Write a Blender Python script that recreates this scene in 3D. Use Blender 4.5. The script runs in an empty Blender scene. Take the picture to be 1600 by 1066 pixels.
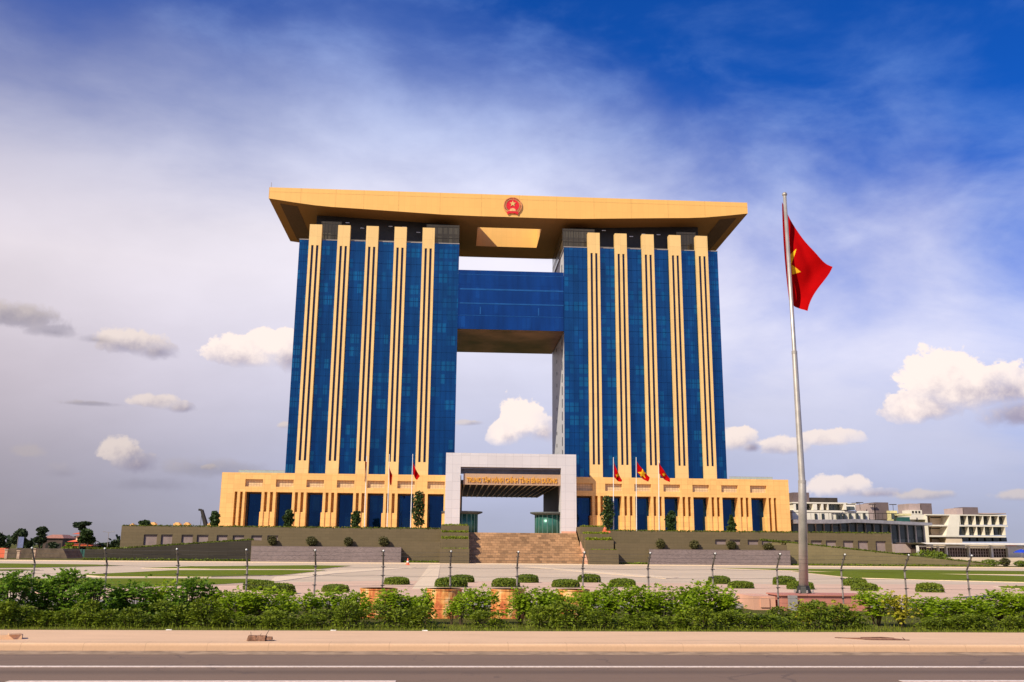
import bpy, bmesh, math, random
from mathutils import Vector, Matrix
random.seed(7)
scene = bpy.context.scene
COL = scene.collection
PI = math.pi
# ---------------------------------------------------------------- camera
# X runs along the government building, Y away from the road, Z up; road surface is z=0, eye at 1.75 m
FOC, PITCH, ROLL, YAW, EYE = 1429.14, .2218, .0085, .0633, 1.75
cam = bpy.data.objects.new('camera', bpy.data.cameras.new('camera'))
cam.data.sensor_width = 36; cam.data.lens = FOC/1600*36
cam.data.clip_start = .1; cam.data.clip_end = 6000
_c, _s = math.cos(PITCH), math.sin(PITCH)
_r, _u, _b = Vector((1,0,0)), Vector((0,-_s,_c)), Vector((0,-_c,-_s))
_r2 = _r*math.cos(ROLL)+_u*math.sin(ROLL); _u2 = _u*math.cos(ROLL)-_r*math.sin(ROLL)
_m = Matrix((_r2, _u2, _b)).transposed()
cam.matrix_world = Matrix.Translation((0,0,EYE)) @ Matrix.Rotation(-YAW,4,'Z') @ _m.to_4x4()
COL.objects.link(cam); scene.camera = cam
def ray(u, v):                       # direction of a photo pixel (1600 x 1066)
    d = Vector((u-800, 533-v, -FOC)); d = _m @ d
    return Matrix.Rotation(-YAW,3,'Z') @ d
def S(u, v, y):                      # the point at depth y
    d = ray(u, v); t = y/d.y; return Vector((d.x*t, y, d.z*t+EYE))
PM = .00994
def gz(y):                           # ground height
    if y < 27: return -.05
    return -.05-(min(y,205)-27)*PM
def G(u, v):                         # the point on the plaza
    d = ray(u, v); t = (-.05+27*PM-EYE)/(d.z+PM*d.y)
    if t*d.y > 205: t = (-1.82-EYE)/d.z
    return Vector((d.x*t, d.y*t, EYE+t*d.z))
# ---------------------------------------------------------------- node expression helper
class N:
    def __init__(s, nt, sock): s.nt=nt; s.s=sock
    def _m(s, op, *a, clamp=False):
        n = s.nt.nodes.new('ShaderNodeMath'); n.operation=op; n.use_clamp=clamp
        for i,x in enumerate((s,)+a):
            if isinstance(x, N): s.nt.links.new(x.s, n.inputs[i])
            else: n.inputs[i].default_value = x
        return N(s.nt, n.outputs[0])
    def __add__(s,o): return s._m('ADD',o)
    __radd__=__add__
    def __sub__(s,o): return s._m('SUBTRACT',o)
    def __rsub__(s,o): return (s*-1)+o
    def __mul__(s,o): return s._m('MULTIPLY',o)
    __rmul__=__mul__
    def __truediv__(s,o): return s._m('DIVIDE',o)
    def mx(s,o): return s._m('MAXIMUM',o)
    def mn(s,o): return s._m('MINIMUM',o)
    def floor(s): return s._m('FLOOR')
    def frac(s): return s._m('FRACT')
    def gt(s,o): return s._m('GREATER_THAN',o)
    def lt(s,o): return s._m('LESS_THAN',o)
    def absv(s): return s._m('ABSOLUTE')
    def powr(s,o): return s._m('POWER',o)
    def sqrt(s): return s._m('SQRT')
    def clamp(s): return s._m('ADD',0.0,clamp=True)
    def smooth(s,a,b,lo=0.,hi=1.):
        n = s.nt.nodes.new('ShaderNodeMapRange'); n.interpolation_type='SMOOTHSTEP'
        s.nt.links.new(s.s, n.inputs[0])
        for i,x in enumerate((a,b,lo,hi)): n.inputs[i+1].default_value=x
        return N(s.nt, n.outputs[0])
    def lin(s,a,b,lo=0.,hi=1.):
        n = s.nt.nodes.new('ShaderNodeMapRange')
        s.nt.links.new(s.s, n.inputs[0])
        for i,x in enumerate((a,b,lo,hi)): n.inputs[i+1].default_value=x
        return N(s.nt, n.outputs[0])
def mixc(nt, f, a, b, mode='MIX'):
    n = nt.nodes.new('ShaderNodeMix'); n.data_type='RGBA'; n.blend_type=mode
    if isinstance(f,N): nt.links.new(f.s, n.inputs[0])
    else: n.inputs[0].default_value=f
    for i,x in ((6,a),(7,b)):
        if isinstance(x,N): nt.links.new(x.s, n.inputs[i])
        else: n.inputs[i].default_value=(*x,1)
    return N(nt, n.outputs[2])
def comb(nt,x,y,z):
    n = nt.nodes.new('ShaderNodeCombineXYZ')
    for i,a in enumerate((x,y,z)):
        if isinstance(a,N): nt.links.new(a.s,n.inputs[i])
        else: n.inputs[i].default_value=a
    return N(nt,n.outputs[0])
def sep(nt, v):
    n = nt.nodes.new('ShaderNodeSeparateXYZ'); nt.links.new(v.s,n.inputs[0])
    return [N(nt,o) for o in n.outputs]
def noise(nt, v, scale, detail=4, rough=.55, dist=0.):
    n = nt.nodes.new('ShaderNodeTexNoise'); n.inputs['Scale'].default_value=scale
    n.inputs['Detail'].default_value=detail; n.inputs['Roughness'].default_value=rough
    n.inputs['Distortion'].default_value=dist
    nt.links.new(v.s, n.inputs['Vector']); return N(nt,n.outputs['Fac'])
def ramp(nt, f, stops):
    n = nt.nodes.new('ShaderNodeValToRGB'); nt.links.new(f.s,n.inputs[0]); e=n.color_ramp.elements
    while len(e)<len(stops): e.new(.5)
    for el,(p,c) in zip(e,stops): el.position=p; el.color=(*c,1)
    return N(nt,n.outputs[0])
def fcurve(nt, f, pts):
    n = nt.nodes.new('ShaderNodeFloatCurve'); cv=n.mapping.curves[0]
    cv.points[0].location=pts[0]; cv.points[1].location=pts[-1]
    for p in pts[1:-1]: cv.points.new(*p)
    n.mapping.update(); nt.links.new(f.s,n.inputs['Value']); return N(nt,n.outputs[0])
# ---------------------------------------------------------------- sun and sky
SUN_AZ, SUN_EL = math.radians(48), math.radians(39)     # azimuth left of the facade normal
sd = Vector((-math.cos(SUN_EL)*math.sin(SUN_AZ), -math.cos(SUN_EL)*math.cos(SUN_AZ), math.sin(SUN_EL)))
sun = bpy.data.objects.new('sun', bpy.data.lights.new('sun','SUN'))
sun.data.energy = 5.0; sun.data.angle = math.radians(.5); sun.data.color=(1,.90,.68)
sun.rotation_euler = sd.to_track_quat('Z','Y').to_euler(); COL.objects.link(sun)
scene.view_settings.view_transform='Standard'; scene.view_settings.look='None'
scene.view_settings.exposure=.10; scene.view_settings.gamma=1; scene.view_settings.use_curve_mapping=False
def SH(u,v):
    d=ray(u,v); h=math.hypot(d.x,d.y); return d.x/h, math.asin(d.z/d.length)
def build_world():
    w = bpy.data.worlds.new('World'); scene.world=w; w.use_nodes=True; nt=w.node_tree; nt.nodes.clear()
    out=nt.nodes.new('ShaderNodeOutputWorld'); bg=nt.nodes.new('ShaderNodeBackground'); nt.links.new(bg.outputs[0],out.inputs[0])
    STR=.1; bg.inputs[1].default_value=STR
    sky=nt.nodes.new('ShaderNodeTexSky'); sky.sky_type='NISHITA'; sky.sun_disc=False
    sky.sun_elevation=SUN_EL; sky.sun_rotation=math.atan2(sd.x,sd.y)
    sky.air_density=1.0; sky.dust_density=.4; sky.ozone_density=3.0
    tc=nt.nodes.new('ShaderNodeTexCoord'); dirv=N(nt,tc.outputs['Generated'])
    x,y,z=sep(nt,dirv)
    h=(x*x+y*y).sqrt().mx(.0001); s=x/h; H=z._m('ARCSINE')
    def K(r,g,b): return (r/STR,g/STR,b/STR)      # a radiance to background units
    # clear blue behind the veil: the sky texture, deepened
    blue=mixc(nt,1.,N(nt,sky.outputs[0]),(.06,.45,1.25),'MULTIPLY')
    # streak coordinates on a cloud sheet
    zz=z.mx(0.)+.34
    sheet=comb(nt,x/zz,y/zz,0.)
    rot=nt.nodes.new('ShaderNodeMapping'); nt.links.new(sheet.s,rot.inputs[0]); rot.inputs['Rotation'].default_value=(0,0,math.radians(-28)); rot.inputs['Scale'].default_value=(1.1,1.7,1)
    sh=N(nt,rot.outputs[0])
    n1=noise(nt,sh,1.3,7,.56,.35); n2=noise(nt,comb(nt,x,y,z*2.1),6.5,7,.58,.25); n3=noise(nt,dirv,3.,5,.55)
    # lower edge of the clear sky, along s
    P=[(0,-20),(250,30),(500,100),(700,180),(900,240),(1100,320),(1300,370),(1450,390),(1600,470)]
    pts=[(0,.56),(.25,.53)]+[((SH(a,b)[0]+1)/2,SH(a,b)[1]) for a,b in P]+[(1,.25)]
    edge=fcurve(nt,s*.5+.5,pts)
    veil=(edge-H+(n1-.5)*.36+(n3-.5)*.10+(n2-.5)*.08).smooth(-.17,.19)
    front=s.lin(-.5,.5)
    vc_l=ramp(nt,H.lin(0,.55),[(0,(.25,.22,.235)),(.1,(.31,.275,.31)),(.3,(.52,.455,.50)),(.52,(.72,.65,.70)),(.72,(.44,.44,.58)),(1,(.10,.12,.28))])
    vc_r=ramp(nt,H.lin(0,.55),[(0,(.37,.39,.50)),(.12,(.45,.48,.66)),(.35,(.70,.70,.86)),(.6,(.88,.84,.92)),(.8,(.66,.71,.92)),(1,(.36,.47,.85))])
    vc=mixc(nt,s.smooth(-.62,.12),vc_l,vc_r)
    bright=(n2*.14+n1*.24+n3*.25+.70)
    vcb=mixc(nt,1.,vc,comb(nt,bright,bright,bright),'MULTIPLY')
    vcs=mixc(nt,1.,vcb,K(1,1,1),'MULTIPLY')
    # thin high wisps over the blue
    wisp=(n1*.5+n2*.5).smooth(.44,.68)*.40*(edge-H).smooth(-.50,-.02)
    c=mixc(nt,wisp,blue,K(.24,.42,.85))
    c=mixc(nt,veil,c,vcs)
    # cumulus heaps
    fr=y.gt(0.)
    na=noise(nt,dirv,34,7,.58,.25)-.5; nb=noise(nt,dirv,100,5,.6)-.5; nf=na*1.5+nb*.42
    nlow=noise(nt,dirv,11,3,.5)-.5
    def cloud(lobes, lit=1., soft=.16, grey=0., alpha=1.):
        fld=None; xs=[l[0] for l in lobes]; ys=[l[1] for l in lobes]
        for (px,py,rw,rh) in lobes:
            s0,h0=SH(px,py); a=rw/FOC; b=rh/FOC
            U=(s-s0)/a; V=(H-h0)/b
            V2=V.mx(V*-1.55)
            f=1.05-(U*U+V2*V2).sqrt()+nf*1.05
            fld=f if fld is None else fld.mx(f)
        top=min(p[1]-p[3] for p in lobes); bot=max(p[1]+p[3]*.75 for p in lobes)
        x0=min(p[0]-p[2] for p in lobes); x1=max(p[0]+p[2] for p in lobes)
        cx=(x0+x1)/2; s0,ht=SH(cx,top); _,hb=SH(cx,bot); sw=(x1-x0)/FOC
        up=((H-hb)/(ht-hb)-(s-s0)/sw*.5).smooth(.05,.75); m1=fld.smooth(0.,soft); m2=fld.smooth(0.,soft*2+.55)
        mask=(m1*up+m2*(1-up))*fr*alpha
        L=((H-hb)/(ht-hb))*1.0-(s-s0)/sw*.5+na*1.15+nb*.4+nlow*.5+(.18-grey)
        lum=L.smooth(.05,.85)
        col=mixc(nt,lum,K(.36*lit,.33*lit,.45*lit),K(1.0*lit,.86*lit,.80*lit))
        return mask,col
    CL=[([(1472,592,50,50),(1520,612,80,42),(1440,640,55,30),(1580,612,50,34),(1600,650,50,30)],1.0,.16,.10,1),
        ([(815,664,50,44),(790,680,34,26),(850,676,34,30)],.98,.16,-.2,1),
        ([(372,556,50,30),(425,538,46,28),(455,560,30,34)],.98,.14,.05,1),
        ([(205,540,56,24),(245,550,34,18)],.82,.25,.18,.92),
        ([(240,628,34,15),(285,638,24,11)],.78,.3,.15,.85),
        ([(190,706,34,22),(214,726,32,22)],.74,.28,.22,.9),
        ([(1150,688,32,24),(1176,700,16,12)],.9,.2,-.02,1),
        ([(1225,700,40,19),(1290,686,44,17)],.9,.22,.0,.92),
        ([(1310,762,46,20),(1370,772,50,10)],.9,.22,-.05,.88),
        ([(1445,776,44,11)],.66,.4,.0,.75),([(1590,776,30,11)],.66,.4,0.,.7),
        ([(25,498,60,26),(85,520,46,16),(150,532,40,10)],.55,.5,.45,.7),
        ([(735,662,26,7)],.7,.4,0.,.7),([(325,731,14,7)],.6,.4,-.1,.7),([(443,666,14,8)],.7,.4,-.1,.8),
        ([(145,632,40,7)],.45,.5,.4,.5),([(45,705,22,14),(100,740,30,14)],.5,.6,.0,.35),
        ([(340,735,90,20),(240,760,70,14)],.42,.8,.5,.35)]
    for l,li,so,gr,al in CL:
        m,cc=cloud(l,li,so,gr,al); c=mixc(nt,m,c,cc)
    # below the horizon: dull ground colour
    c=mixc(nt,z.smooth(-.03,-.005),K(.16,.13,.1),c)
    nt.links.new(c.s,bg.inputs[0])
    w.cycles.sampling_method='MANUAL'; w.cycles.sample_map_resolution=512
build_world()
# ---------------------------------------------------------------- materials
MATS={}
def newmat(name):
    m=bpy.data.materials.new(name); m.use_nodes=True; nt=m.node_tree
    b=nt.nodes['Principled BSDF']; return m,nt,b
def wpos(nt):
    g=nt.nodes.new('ShaderNodeNewGeometry'); return N(nt,g.outputs['Position'])
def opos(nt):
    g=nt.nodes.new('ShaderNodeTexCoord'); return N(nt,g.outputs['Object'])
def bump(nt,b,h,strength=.3,dist=.02):
    n=nt.nodes.new('ShaderNodeBump'); n.inputs['Strength'].default_value=strength; n.inputs['Distance'].default_value=dist
    nt.links.new(h.s,n.inputs['Height']); nt.links.new(n.outputs[0],b.inputs['Normal'])
def mat(name,c,rough=.7,var=.15,scale=1.5,metal=0.,c2=None,bmp=0.,detail=5,spec=.3,obj=False):
    if name in MATS: return MATS[name]
    m,nt,b=newmat(name); p=opos(nt) if obj else wpos(nt)
    n=noise(nt,p,scale,detail,.6)
    a=tuple(x*(1-var) for x in c); d=c2 if c2 else tuple(min(1,x*(1+var)) for x in c)
    col=mixc(nt,n.smooth(.3,.7),a,d); nt.links.new(col.s,b.inputs['Base Color'])
    b.inputs['Roughness'].default_value=rough; b.inputs['Metallic'].default_value=metal; b.inputs['Specular IOR Level'].default_value=spec
    if bmp: bump(nt,b,n,bmp)
    MATS[name]=m; return m
def tiles(name,c,mortar,tw,th,axis='xz',rough=.7,var=.12,ms=.03,offset=0.,streak=0.,spec=.3,cvar=.06,bs=.25):
    """panelled cladding / paving: joints every tw x th metres, per-tile tone, broad stains"""
    if name in MATS: return MATS[name]
    m,nt,b=newmat(name); p=wpos(nt); x,y,z=sep(nt,p)
    A,B={'xz':(x,z),'yz':(y,z),'xy':(x,y)}[axis]
    row=(B/th).floor(); u=A/tw+row*offset; fu=u.frac(); fv=(B/th).frac()
    wn=nt.nodes.new('ShaderNodeTexWhiteNoise'); v=comb(nt,u.floor(),row,0.); nt.links.new(v.s,wn.inputs['Vector'])
    cell=N(nt,wn.outputs['Value'])
    big=noise(nt,p,.12 if streak==0 else .3,5,.6); fine=noise(nt,p,3.,4,.6)
    if streak:
        st=noise(nt,comb(nt,x*1.2,y*1.2,z*.06),1.,4,.6); big=(big+st)*.5
    k=1+(cell-.5)*(2*cvar)+(big-.5)*(2*var)+(fine-.5)*var*.7
    edge=(fu.mn(1-fu)*tw).mn(fv.mn(1-fv)*th).lt(ms*.5)
    base=mixc(nt,1.,c,comb(nt,k,k,k),'MULTIPLY')
    col=mixc(nt,edge*.85,base,mortar); nt.links.new(col.s,b.inputs['Base Color'])
    b.inputs['Roughness'].default_value=rough; b.inputs['Specular IOR Level'].default_value=spec
    bump(nt,b,1-edge,bs,.02)
    MATS[name]=m; return m
def curtain(name,deep,pane,cw,fh,thr=.62,seed=0.,rough=.04,metal=.75,zofs=0.,pw=.72):
    """reflective curtain wall: floors of panes, some with pale blinds behind"""
    m,nt,b=newmat(name); p=wpos(nt); x,y,z=sep(nt,p)
    u=x/cw; v=(z-zofs)/fh; wn=nt.nodes.new('ShaderNodeTexWhiteNoise'); c=comb(nt,u.floor(),v.floor(),seed); nt.links.new(c.s,wn.inputs['Vector'])
    r=N(nt,wn.outputs['Value']); 
    wn2=nt.nodes.new('ShaderNodeTexWhiteNoise'); c2=comb(nt,(u*.5).floor(),v.floor(),seed+3); nt.links.new(c2.s,wn2.inputs['Vector']); r2=N(nt,wn2.outputs['Value'])
    fv=v.frac(); fu=u.frac()
    vis=(fv.gt(.12)*fv.lt(.12+pw))*(fu.gt(.1)*fu.lt(.92))
    on=(r*.45+r2*.55).smooth(thr-.12,thr+.12)
    soft=noise(nt,p,.05,3,.5)
    soft2=noise(nt,comb(nt,x*.35,y*.1,z*.06),1.,4,.55); kk=.35+soft2*1.15; col=mixc(nt,1.,mixc(nt,(on*vis*.62+soft*.15).clamp(),deep,pane),comb(nt,kk*.9,kk,kk),'MULTIPLY')
    line=(fu.mn(1-fu)*cw).mn(fv.mn(1-fv)*fh).lt(.06)
    col=mixc(nt,line*.2,col,tuple(a*.5 for a in deep))
    nt.links.new(col.s,b.inputs['Base Color']); b.inputs['Metallic'].default_value=metal
    rr=on*vis*.25+rough; nt.links.new(rr.s,b.inputs['Roughness'])
    wob=noise(nt,p,.22,2,.5)+N(nt,wn.outputs['Value'])*.15
    bump(nt,b,wob,.35,.12)
    MATS[name]=m; return m
YEL=(.78,.465,.165)
M=dict(
 facade=tiles('yellow_cladding',YEL,(.50,.26,.08),1.6,1.25,'xz',.62,.18,.035,cvar=.07,streak=1),
 pilaster=tiles('cream_cladding',(.80,.53,.22),(.55,.36,.15),3.6,3.62,'xz',.6,.12,.05,cvar=.04,streak=1),
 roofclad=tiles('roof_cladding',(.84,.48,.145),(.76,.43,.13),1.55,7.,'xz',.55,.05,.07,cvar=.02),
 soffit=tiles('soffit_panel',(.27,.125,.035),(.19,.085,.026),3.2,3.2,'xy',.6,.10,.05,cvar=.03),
 louvre=mat('dark_louvre',(.10,.055,.03),.7,.2,2.),
 darkroof=mat('penthouse_dark',(.03,.026,.024),.4,.2,.5),
 smoke=curtain('smoked_glass',(.055,.038,.024),(.12,.09,.06),1.5,3.,.5,4.,rough=.12,metal=.3),
 glass=curtain('blue_glass',(.003,.052,.185),(.010,.150,.33),1.33,3.62,.60,1.,zofs=23.5),
 bridgeglass=curtain('bridge_glass',(.003,.045,.20),(.01,.09,.32),1.33,4.3,.80,2.,zofs=61.5),
 podglass=curtain('lobby_glass',(.003,.035,.12),(.004,.05,.16),2.2,5.2,.6,5.,zofs=5),
 bridgeband=mat('bridge_band',(.015,.10,.30),.3,.15,.4,.4),
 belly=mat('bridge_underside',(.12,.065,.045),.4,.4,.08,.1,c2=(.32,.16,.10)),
 sidewall=tiles('grey_cladding',(.50,.49,.53),(.3,.3,.34),2.4,3.62,'yz',.5,.05,.05,cvar=.03),
 slot=mat('dark_slot',(.02,.022,.03),.4),
 mullion=mat('blue_mullion',(.003,.04,.14),.3,.1,1,.6),
 portal=tiles('pale_stone_cladding',(.60,.57,.60),(.36,.34,.37),2.3,2.3,'xz',.5,.07,.045,cvar=.035),
 vent=tiles('vent_lattice',(.66,.47,.27),(.30,.19,.12),.75,.62,'xz',.7,.1,.07,cvar=.08),
 board=tiles('sign_stone',(.46,.30,.20),(.3,.2,.13),3.2,1.5,'xz',.5,.1,.03,cvar=.05),
 gold=mat('gold_letter',(.85,.42,.06),.35,.1,2,.3),
 rafter=mat('rafter',(.85,.72,.5),.5,.1),
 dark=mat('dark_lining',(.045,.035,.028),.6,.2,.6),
 greenglass=mat('green_glass',(.03,.12,.10),.3,.3,.3,.2),
 greytop=mat('grey_metal_roof',(.10,.115,.12),.5,.1),
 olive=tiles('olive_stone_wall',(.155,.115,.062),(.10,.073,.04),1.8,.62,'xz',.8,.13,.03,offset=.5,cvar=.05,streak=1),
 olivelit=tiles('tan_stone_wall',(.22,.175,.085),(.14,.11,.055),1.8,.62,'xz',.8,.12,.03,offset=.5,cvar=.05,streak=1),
 darkbank=tiles('dark_bank',(.042,.034,.024),(.02,.016,.012),4.,.5,'xz',.8,.2,.05,cvar=.12),  # left ramp bank coloured near-black, far darker than the right one
 niche=mat('niche_panel',(.27,.20,.185),.7,.12,.6),
 grey=tiles('grey_stone_wall',(.22,.165,.155),(.28,.225,.215),.45,.22,'xz',.8,.22,.03,offset=.37,cvar=.16),
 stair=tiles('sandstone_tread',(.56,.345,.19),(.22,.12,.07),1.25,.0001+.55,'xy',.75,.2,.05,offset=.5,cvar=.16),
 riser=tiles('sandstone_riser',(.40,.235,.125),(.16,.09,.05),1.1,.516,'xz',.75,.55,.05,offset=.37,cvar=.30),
 salmon=mat('salmon_stone',(.66,.36,.25),.7,.1,.6),
 steel=mat('brushed_steel',(.46,.42,.385),.42,.12,3,.45),
 post=mat('galvanised_post',(.30,.25,.23),.5,.3,6,.35),
 wire=mat('wire',(.16,.14,.13),.5,.1,2,.5),
 white=mat('white_paint',(.78,.74,.70),.5,.06,1.),
 whitewall=mat('white_render',(.80,.73,.62),.6,.07,.25),
 creamwall=mat('cream_render',(.74,.58,.42),.6,.08,.25),
 taupe=mat('taupe_panel',(.15,.11,.11),.6,.08,.5),
 wtaupe=mat('pink_render',(.42,.32,.30),.6,.08,.5),
 darkglass=curtain('dark_window',(.05,.055,.06),(.13,.14,.14),1.7,2.6,.55,9.,rough=.12,metal=.3),
 greywall=mat('grey_concrete',(.30,.27,.27),.7,.12,.5),
 red=mat('red_cloth',(.38,.001,.002),.9,.10,2.,obj=True,spec=.05),
 star=mat('yellow_cloth',(.95,.50,.02),.9,.05,2.,obj=True,spec=.05),
 emblemred=mat('emblem_red',(.70,.02,.03),.35,.1,1),
 emblemgold=mat('emblem_gold',(.86,.45,.20),.35,.2,1,.2),
 emblempink=mat('emblem_pale',(.80,.33,.16),.4,.2,1),
 trunk=mat('bark',(.10,.065,.04),.9,.3,6,obj=True),
 brick=tiles('red_brick_panel',(.50,.20,.15),(.36,.14,.11),.55,.14,'xz',.75,.12,.02,offset=.5,cvar=.08),
 black=mat('black_iron',(.03,.027,.025),.5,.2,5),
 orange=mat('orange_paint',(.85,.17,.08),.6,.05),
 roofred=mat('red_roof_tile',(.62,.12,.05),.7,.2,1.),
 brown=mat('brown_wall',(.09,.06,.05),.8,.2,.5),
 greenfence=mat('green_sheet',(.03,.10,.085),.6,.2,.4),
 concrete=mat('tan_concrete',(.56,.38,.27),.85,.15,1.2,bmp=.2),
 litter=mat('white_litter',(.8,.78,.74),.6,.1,8),
)
def leafmat(name,c1,c2,tr=.35,rough=.55):
    m,nt,b=newmat(name)
    oi=nt.nodes.new('ShaderNodeObjectInfo'); g=nt.nodes.new('ShaderNodeNewGeometry')
    rnd=N(nt,g.outputs['Random Per Island']); p=wpos(nt); n=noise(nt,p,2.3,3,.5)
    f=(rnd*.6+n*.5+N(nt,oi.outputs['Random'])*.25-.15).clamp()
    col=mixc(nt,f,c1,c2); nt.links.new(col.s,b.inputs['Base Color']); b.inputs['Roughness'].default_value=rough
    b.inputs['Specular IOR Level'].default_value=.25
    t=nt.nodes.new('ShaderNodeBsdfTranslucent'); nt.links.new(col.s,t.inputs[0])
    mx=nt.nodes.new('ShaderNodeMixShader'); mx.inputs[0].default_value=tr
    nt.links.new(b.outputs[0],mx.inputs[1]); nt.links.new(t.outputs[0],mx.inputs[2])
    nt.links.new(mx.outputs[0],nt.nodes['Material Output'].inputs[0]); return m
LF=dict(
 hedge=leafmat('bright_leaf',(.15,.27,.010),(.50,.62,.03),.5),
 hedgedark=leafmat('deep_leaf',(.07,.16,.012),(.25,.40,.03),.42),
 low=leafmat('low_shrub_leaf',(.045,.085,.006),(.27,.33,.02),.3),
 yellowish=leafmat('yellow_leaf',(.25,.27,.015),(.60,.50,.05),.35),
 clip=leafmat('clipped_leaf',(.07,.125,.010),(.25,.30,.03),.3),
 tree=leafmat('tree_leaf',(.018,.04,.012),(.06,.10,.02),.2),
 far=leafmat('far_leaf',(.018,.035,.018),(.06,.085,.03),.2),
 grass=leafmat('grass_blade',(.14,.20,.010),(.34,.38,.03),.35),
 parapet=leafmat('parapet_leaf',(.07,.10,.008),(.17,.20,.02),.3),
 oliveball=leafmat('olive_leaf',(.05,.05,.02),(.13,.12,.035),.2),
)
# ground materials -------------------------------------------------
def asphalt():
    m,nt,b=newmat('asphalt'); p=wpos(nt); x,y,z=sep(nt,p)
    st=noise(nt,comb(nt,x*.04,y*2.2,0.),1.,5,.6); f=noise(nt,p,45,3,.7); g=noise(nt,p,.8,5,.6)
    t1=((y-13.85).absv()*-2.6+1).clamp(); t2=((y-11.6).absv()*-1.4+1).clamp()
    k=1+(st-.5)*.35+(f-.5)*.35+(g-.5)*.18-(t1*.30+t2*.2)
    c=mixc(nt,1.,(.200,.126,.085),comb(nt,k,k,k),'MULTIPLY')
    vor=nt.nodes.new('ShaderNodeTexVoronoi'); vor.feature='DISTANCE_TO_EDGE'; vor.inputs['Scale'].default_value=.35
    wv=comb(nt,x+g*2.,y+f*.3+g*1.5,0.); nt.links.new(wv.s,vor.inputs['Vector'])
    crk=N(nt,vor.outputs['Distance']).lt(.006)*g.gt(.5)
    c=mixc(nt,crk*.45,c,(.07,.045,.038))
    nt.links.new(c.s,b.inputs['Base Color']); b.inputs['Roughness'].default_value=.85; bump(nt,b,f,.35,.01); return m
def sidewalk():
    m,nt,b=newmat('sidewalk_concrete'); p=wpos(nt); x,y,z=sep(nt,p)
    g=noise(nt,comb(nt,x*.5,y*1.5,z),1.,6,.6); f=noise(nt,p,30,3,.7); st=noise(nt,comb(nt,x*.18,y*1.9,0.),1.,4,.7)
    k=1+(g-.5)*.28+(f-.5)*.2; c=mixc(nt,1.,(.73,.465,.285),comb(nt,k,k,k),'MULTIPLY')
    c=mixc(nt,st.smooth(.56,.72)*.55,c,(.44,.29,.19))
    nt.links.new(c.s,b.inputs['Base Color']); b.inputs['Roughness'].default_value=.9; bump(nt,b,f,.3,.01); return m
def kerbm():
    m,nt,b=newmat('kerb_concrete'); p=wpos(nt); x,y,z=sep(nt,p)
    g=noise(nt,comb(nt,x*.7,y,z*5),1.,6,.65); f=noise(nt,p,25,3,.7); k=1+(g-.5)*.4+(f-.5)*.3
    c=mixc(nt,1.,(.66,.42,.255),comb(nt,k,k,k),'MULTIPLY')
    u=(x/1.02).frac(); j=u.lt(.012); c=mixc(nt,j*.35,c,(.25,.15,.1))
    low=z.smooth(.105,.06); c=mixc(nt,low*(g*.5+.2),c,(.34,.20,.12))
    nt.links.new(c.s,b.inputs['Base Color']); b.inputs['Roughness'].default_value=.9; bump(nt,b,f,.3,.01); return m
def plaza():
    m,nt,b=newmat('plaza_paving'); p=wpos(nt); x,y,z=sep(nt,p)
    g=noise(nt,p,.11,5,.6); f=noise(nt,p,2.,4,.6); st=noise(nt,comb(nt,x*.03,y*.35,0.),1.,4,.6)
    u=(x/6.).frac(); v=(y/6.).frac(); ln=(u.mn(1-u)*6).mn(v.mn(1-v)*6).lt(.12)
    wn=nt.nodes.new('ShaderNodeTexWhiteNoise'); cv=comb(nt,(x/6.).floor(),(y/6.).floor(),0.); nt.links.new(cv.s,wn.inputs['Vector'])
    k=1+(g-.5)*.22+(f-.5)*.1+(st-.5)*.28+(N(nt,wn.outputs['Value'])-.5)*.10
    c=mixc(nt,st.smooth(.46,.6),(.66,.50,.35),(.53,.41,.29))
    c=mixc(nt,1.,c,comb(nt,k,k,k),'MULTIPLY'); c=mixc(nt,ln*.35,c,(.7,.5,.38))
    nt.links.new(c.s,b.inputs['Base Color']); b.inputs['Roughness'].default_value=.8; return m
def lawn(name,c1,c2):
    m,nt,b=newmat(name); p=wpos(nt); x,y,z=sep(nt,p); g=noise(nt,p,.35,6,.65); f=noise(nt,p,9.,3,.7)
    st=noise(nt,comb(nt,x*.05,y*.5,0.),1.,4,.6)
    c=mixc(nt,(g*.5+f*.35+st*.5-.2).clamp(),c1,c2); c=mixc(nt,g.smooth(.62,.8)*.4,c,(.20,.15,.05))
    nt.links.new(c.s,b.inputs['Base Color']); b.inputs['Roughness'].default_value=1; b.inputs['Specular IOR Level'].default_value=.05; bump(nt,b,f,.8,.08); return m
def rustmat():
    m,nt,b=newmat('rusty_steel'); p=opos(nt); x,y,z=sep(nt,p)
    g=noise(nt,p,3.2,7,.7,.8); s2=noise(nt,comb(nt,x*4,y*4,z*1.2),1.,5,.6)
    c=ramp(nt,(g*.6+s2*.4),[(.3,(.20,.05,.02)),(.44,(.55,.13,.035)),(.52,(.80,.36,.10)),(.62,(.85,.55,.28)),(.75,(.45,.12,.05))])
    nt.links.new(c.s,b.inputs['Base Color']); b.inputs['Roughness'].default_value=.8; bump(nt,b,g,.4,.02); return m
M['asphalt']=asphalt(); M['walk']=sidewalk(); M['kerb']=kerbm(); M['plaza']=plaza()
M['lawn']=lawn('lawn',(.085,.11,.008),(.21,.25,.025)); M['verge']=lawn('verge_soil',(.07,.065,.02),(.13,.13,.03)); M['rust']=rustmat()
M['pink']=tiles('pink_paving',(.68,.45,.32),(.6,.4,.28),2.,2.,'xy',.8,.12,.08,cvar=.05)
M['pale']=tiles('pale_paving',(.78,.60,.42),(.62,.48,.34),2.,2.,'xy',.8,.08,.06,cvar=.04)
M['line']=mat('road_paint',(.74,.60,.52),.7,.18,14)
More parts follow.
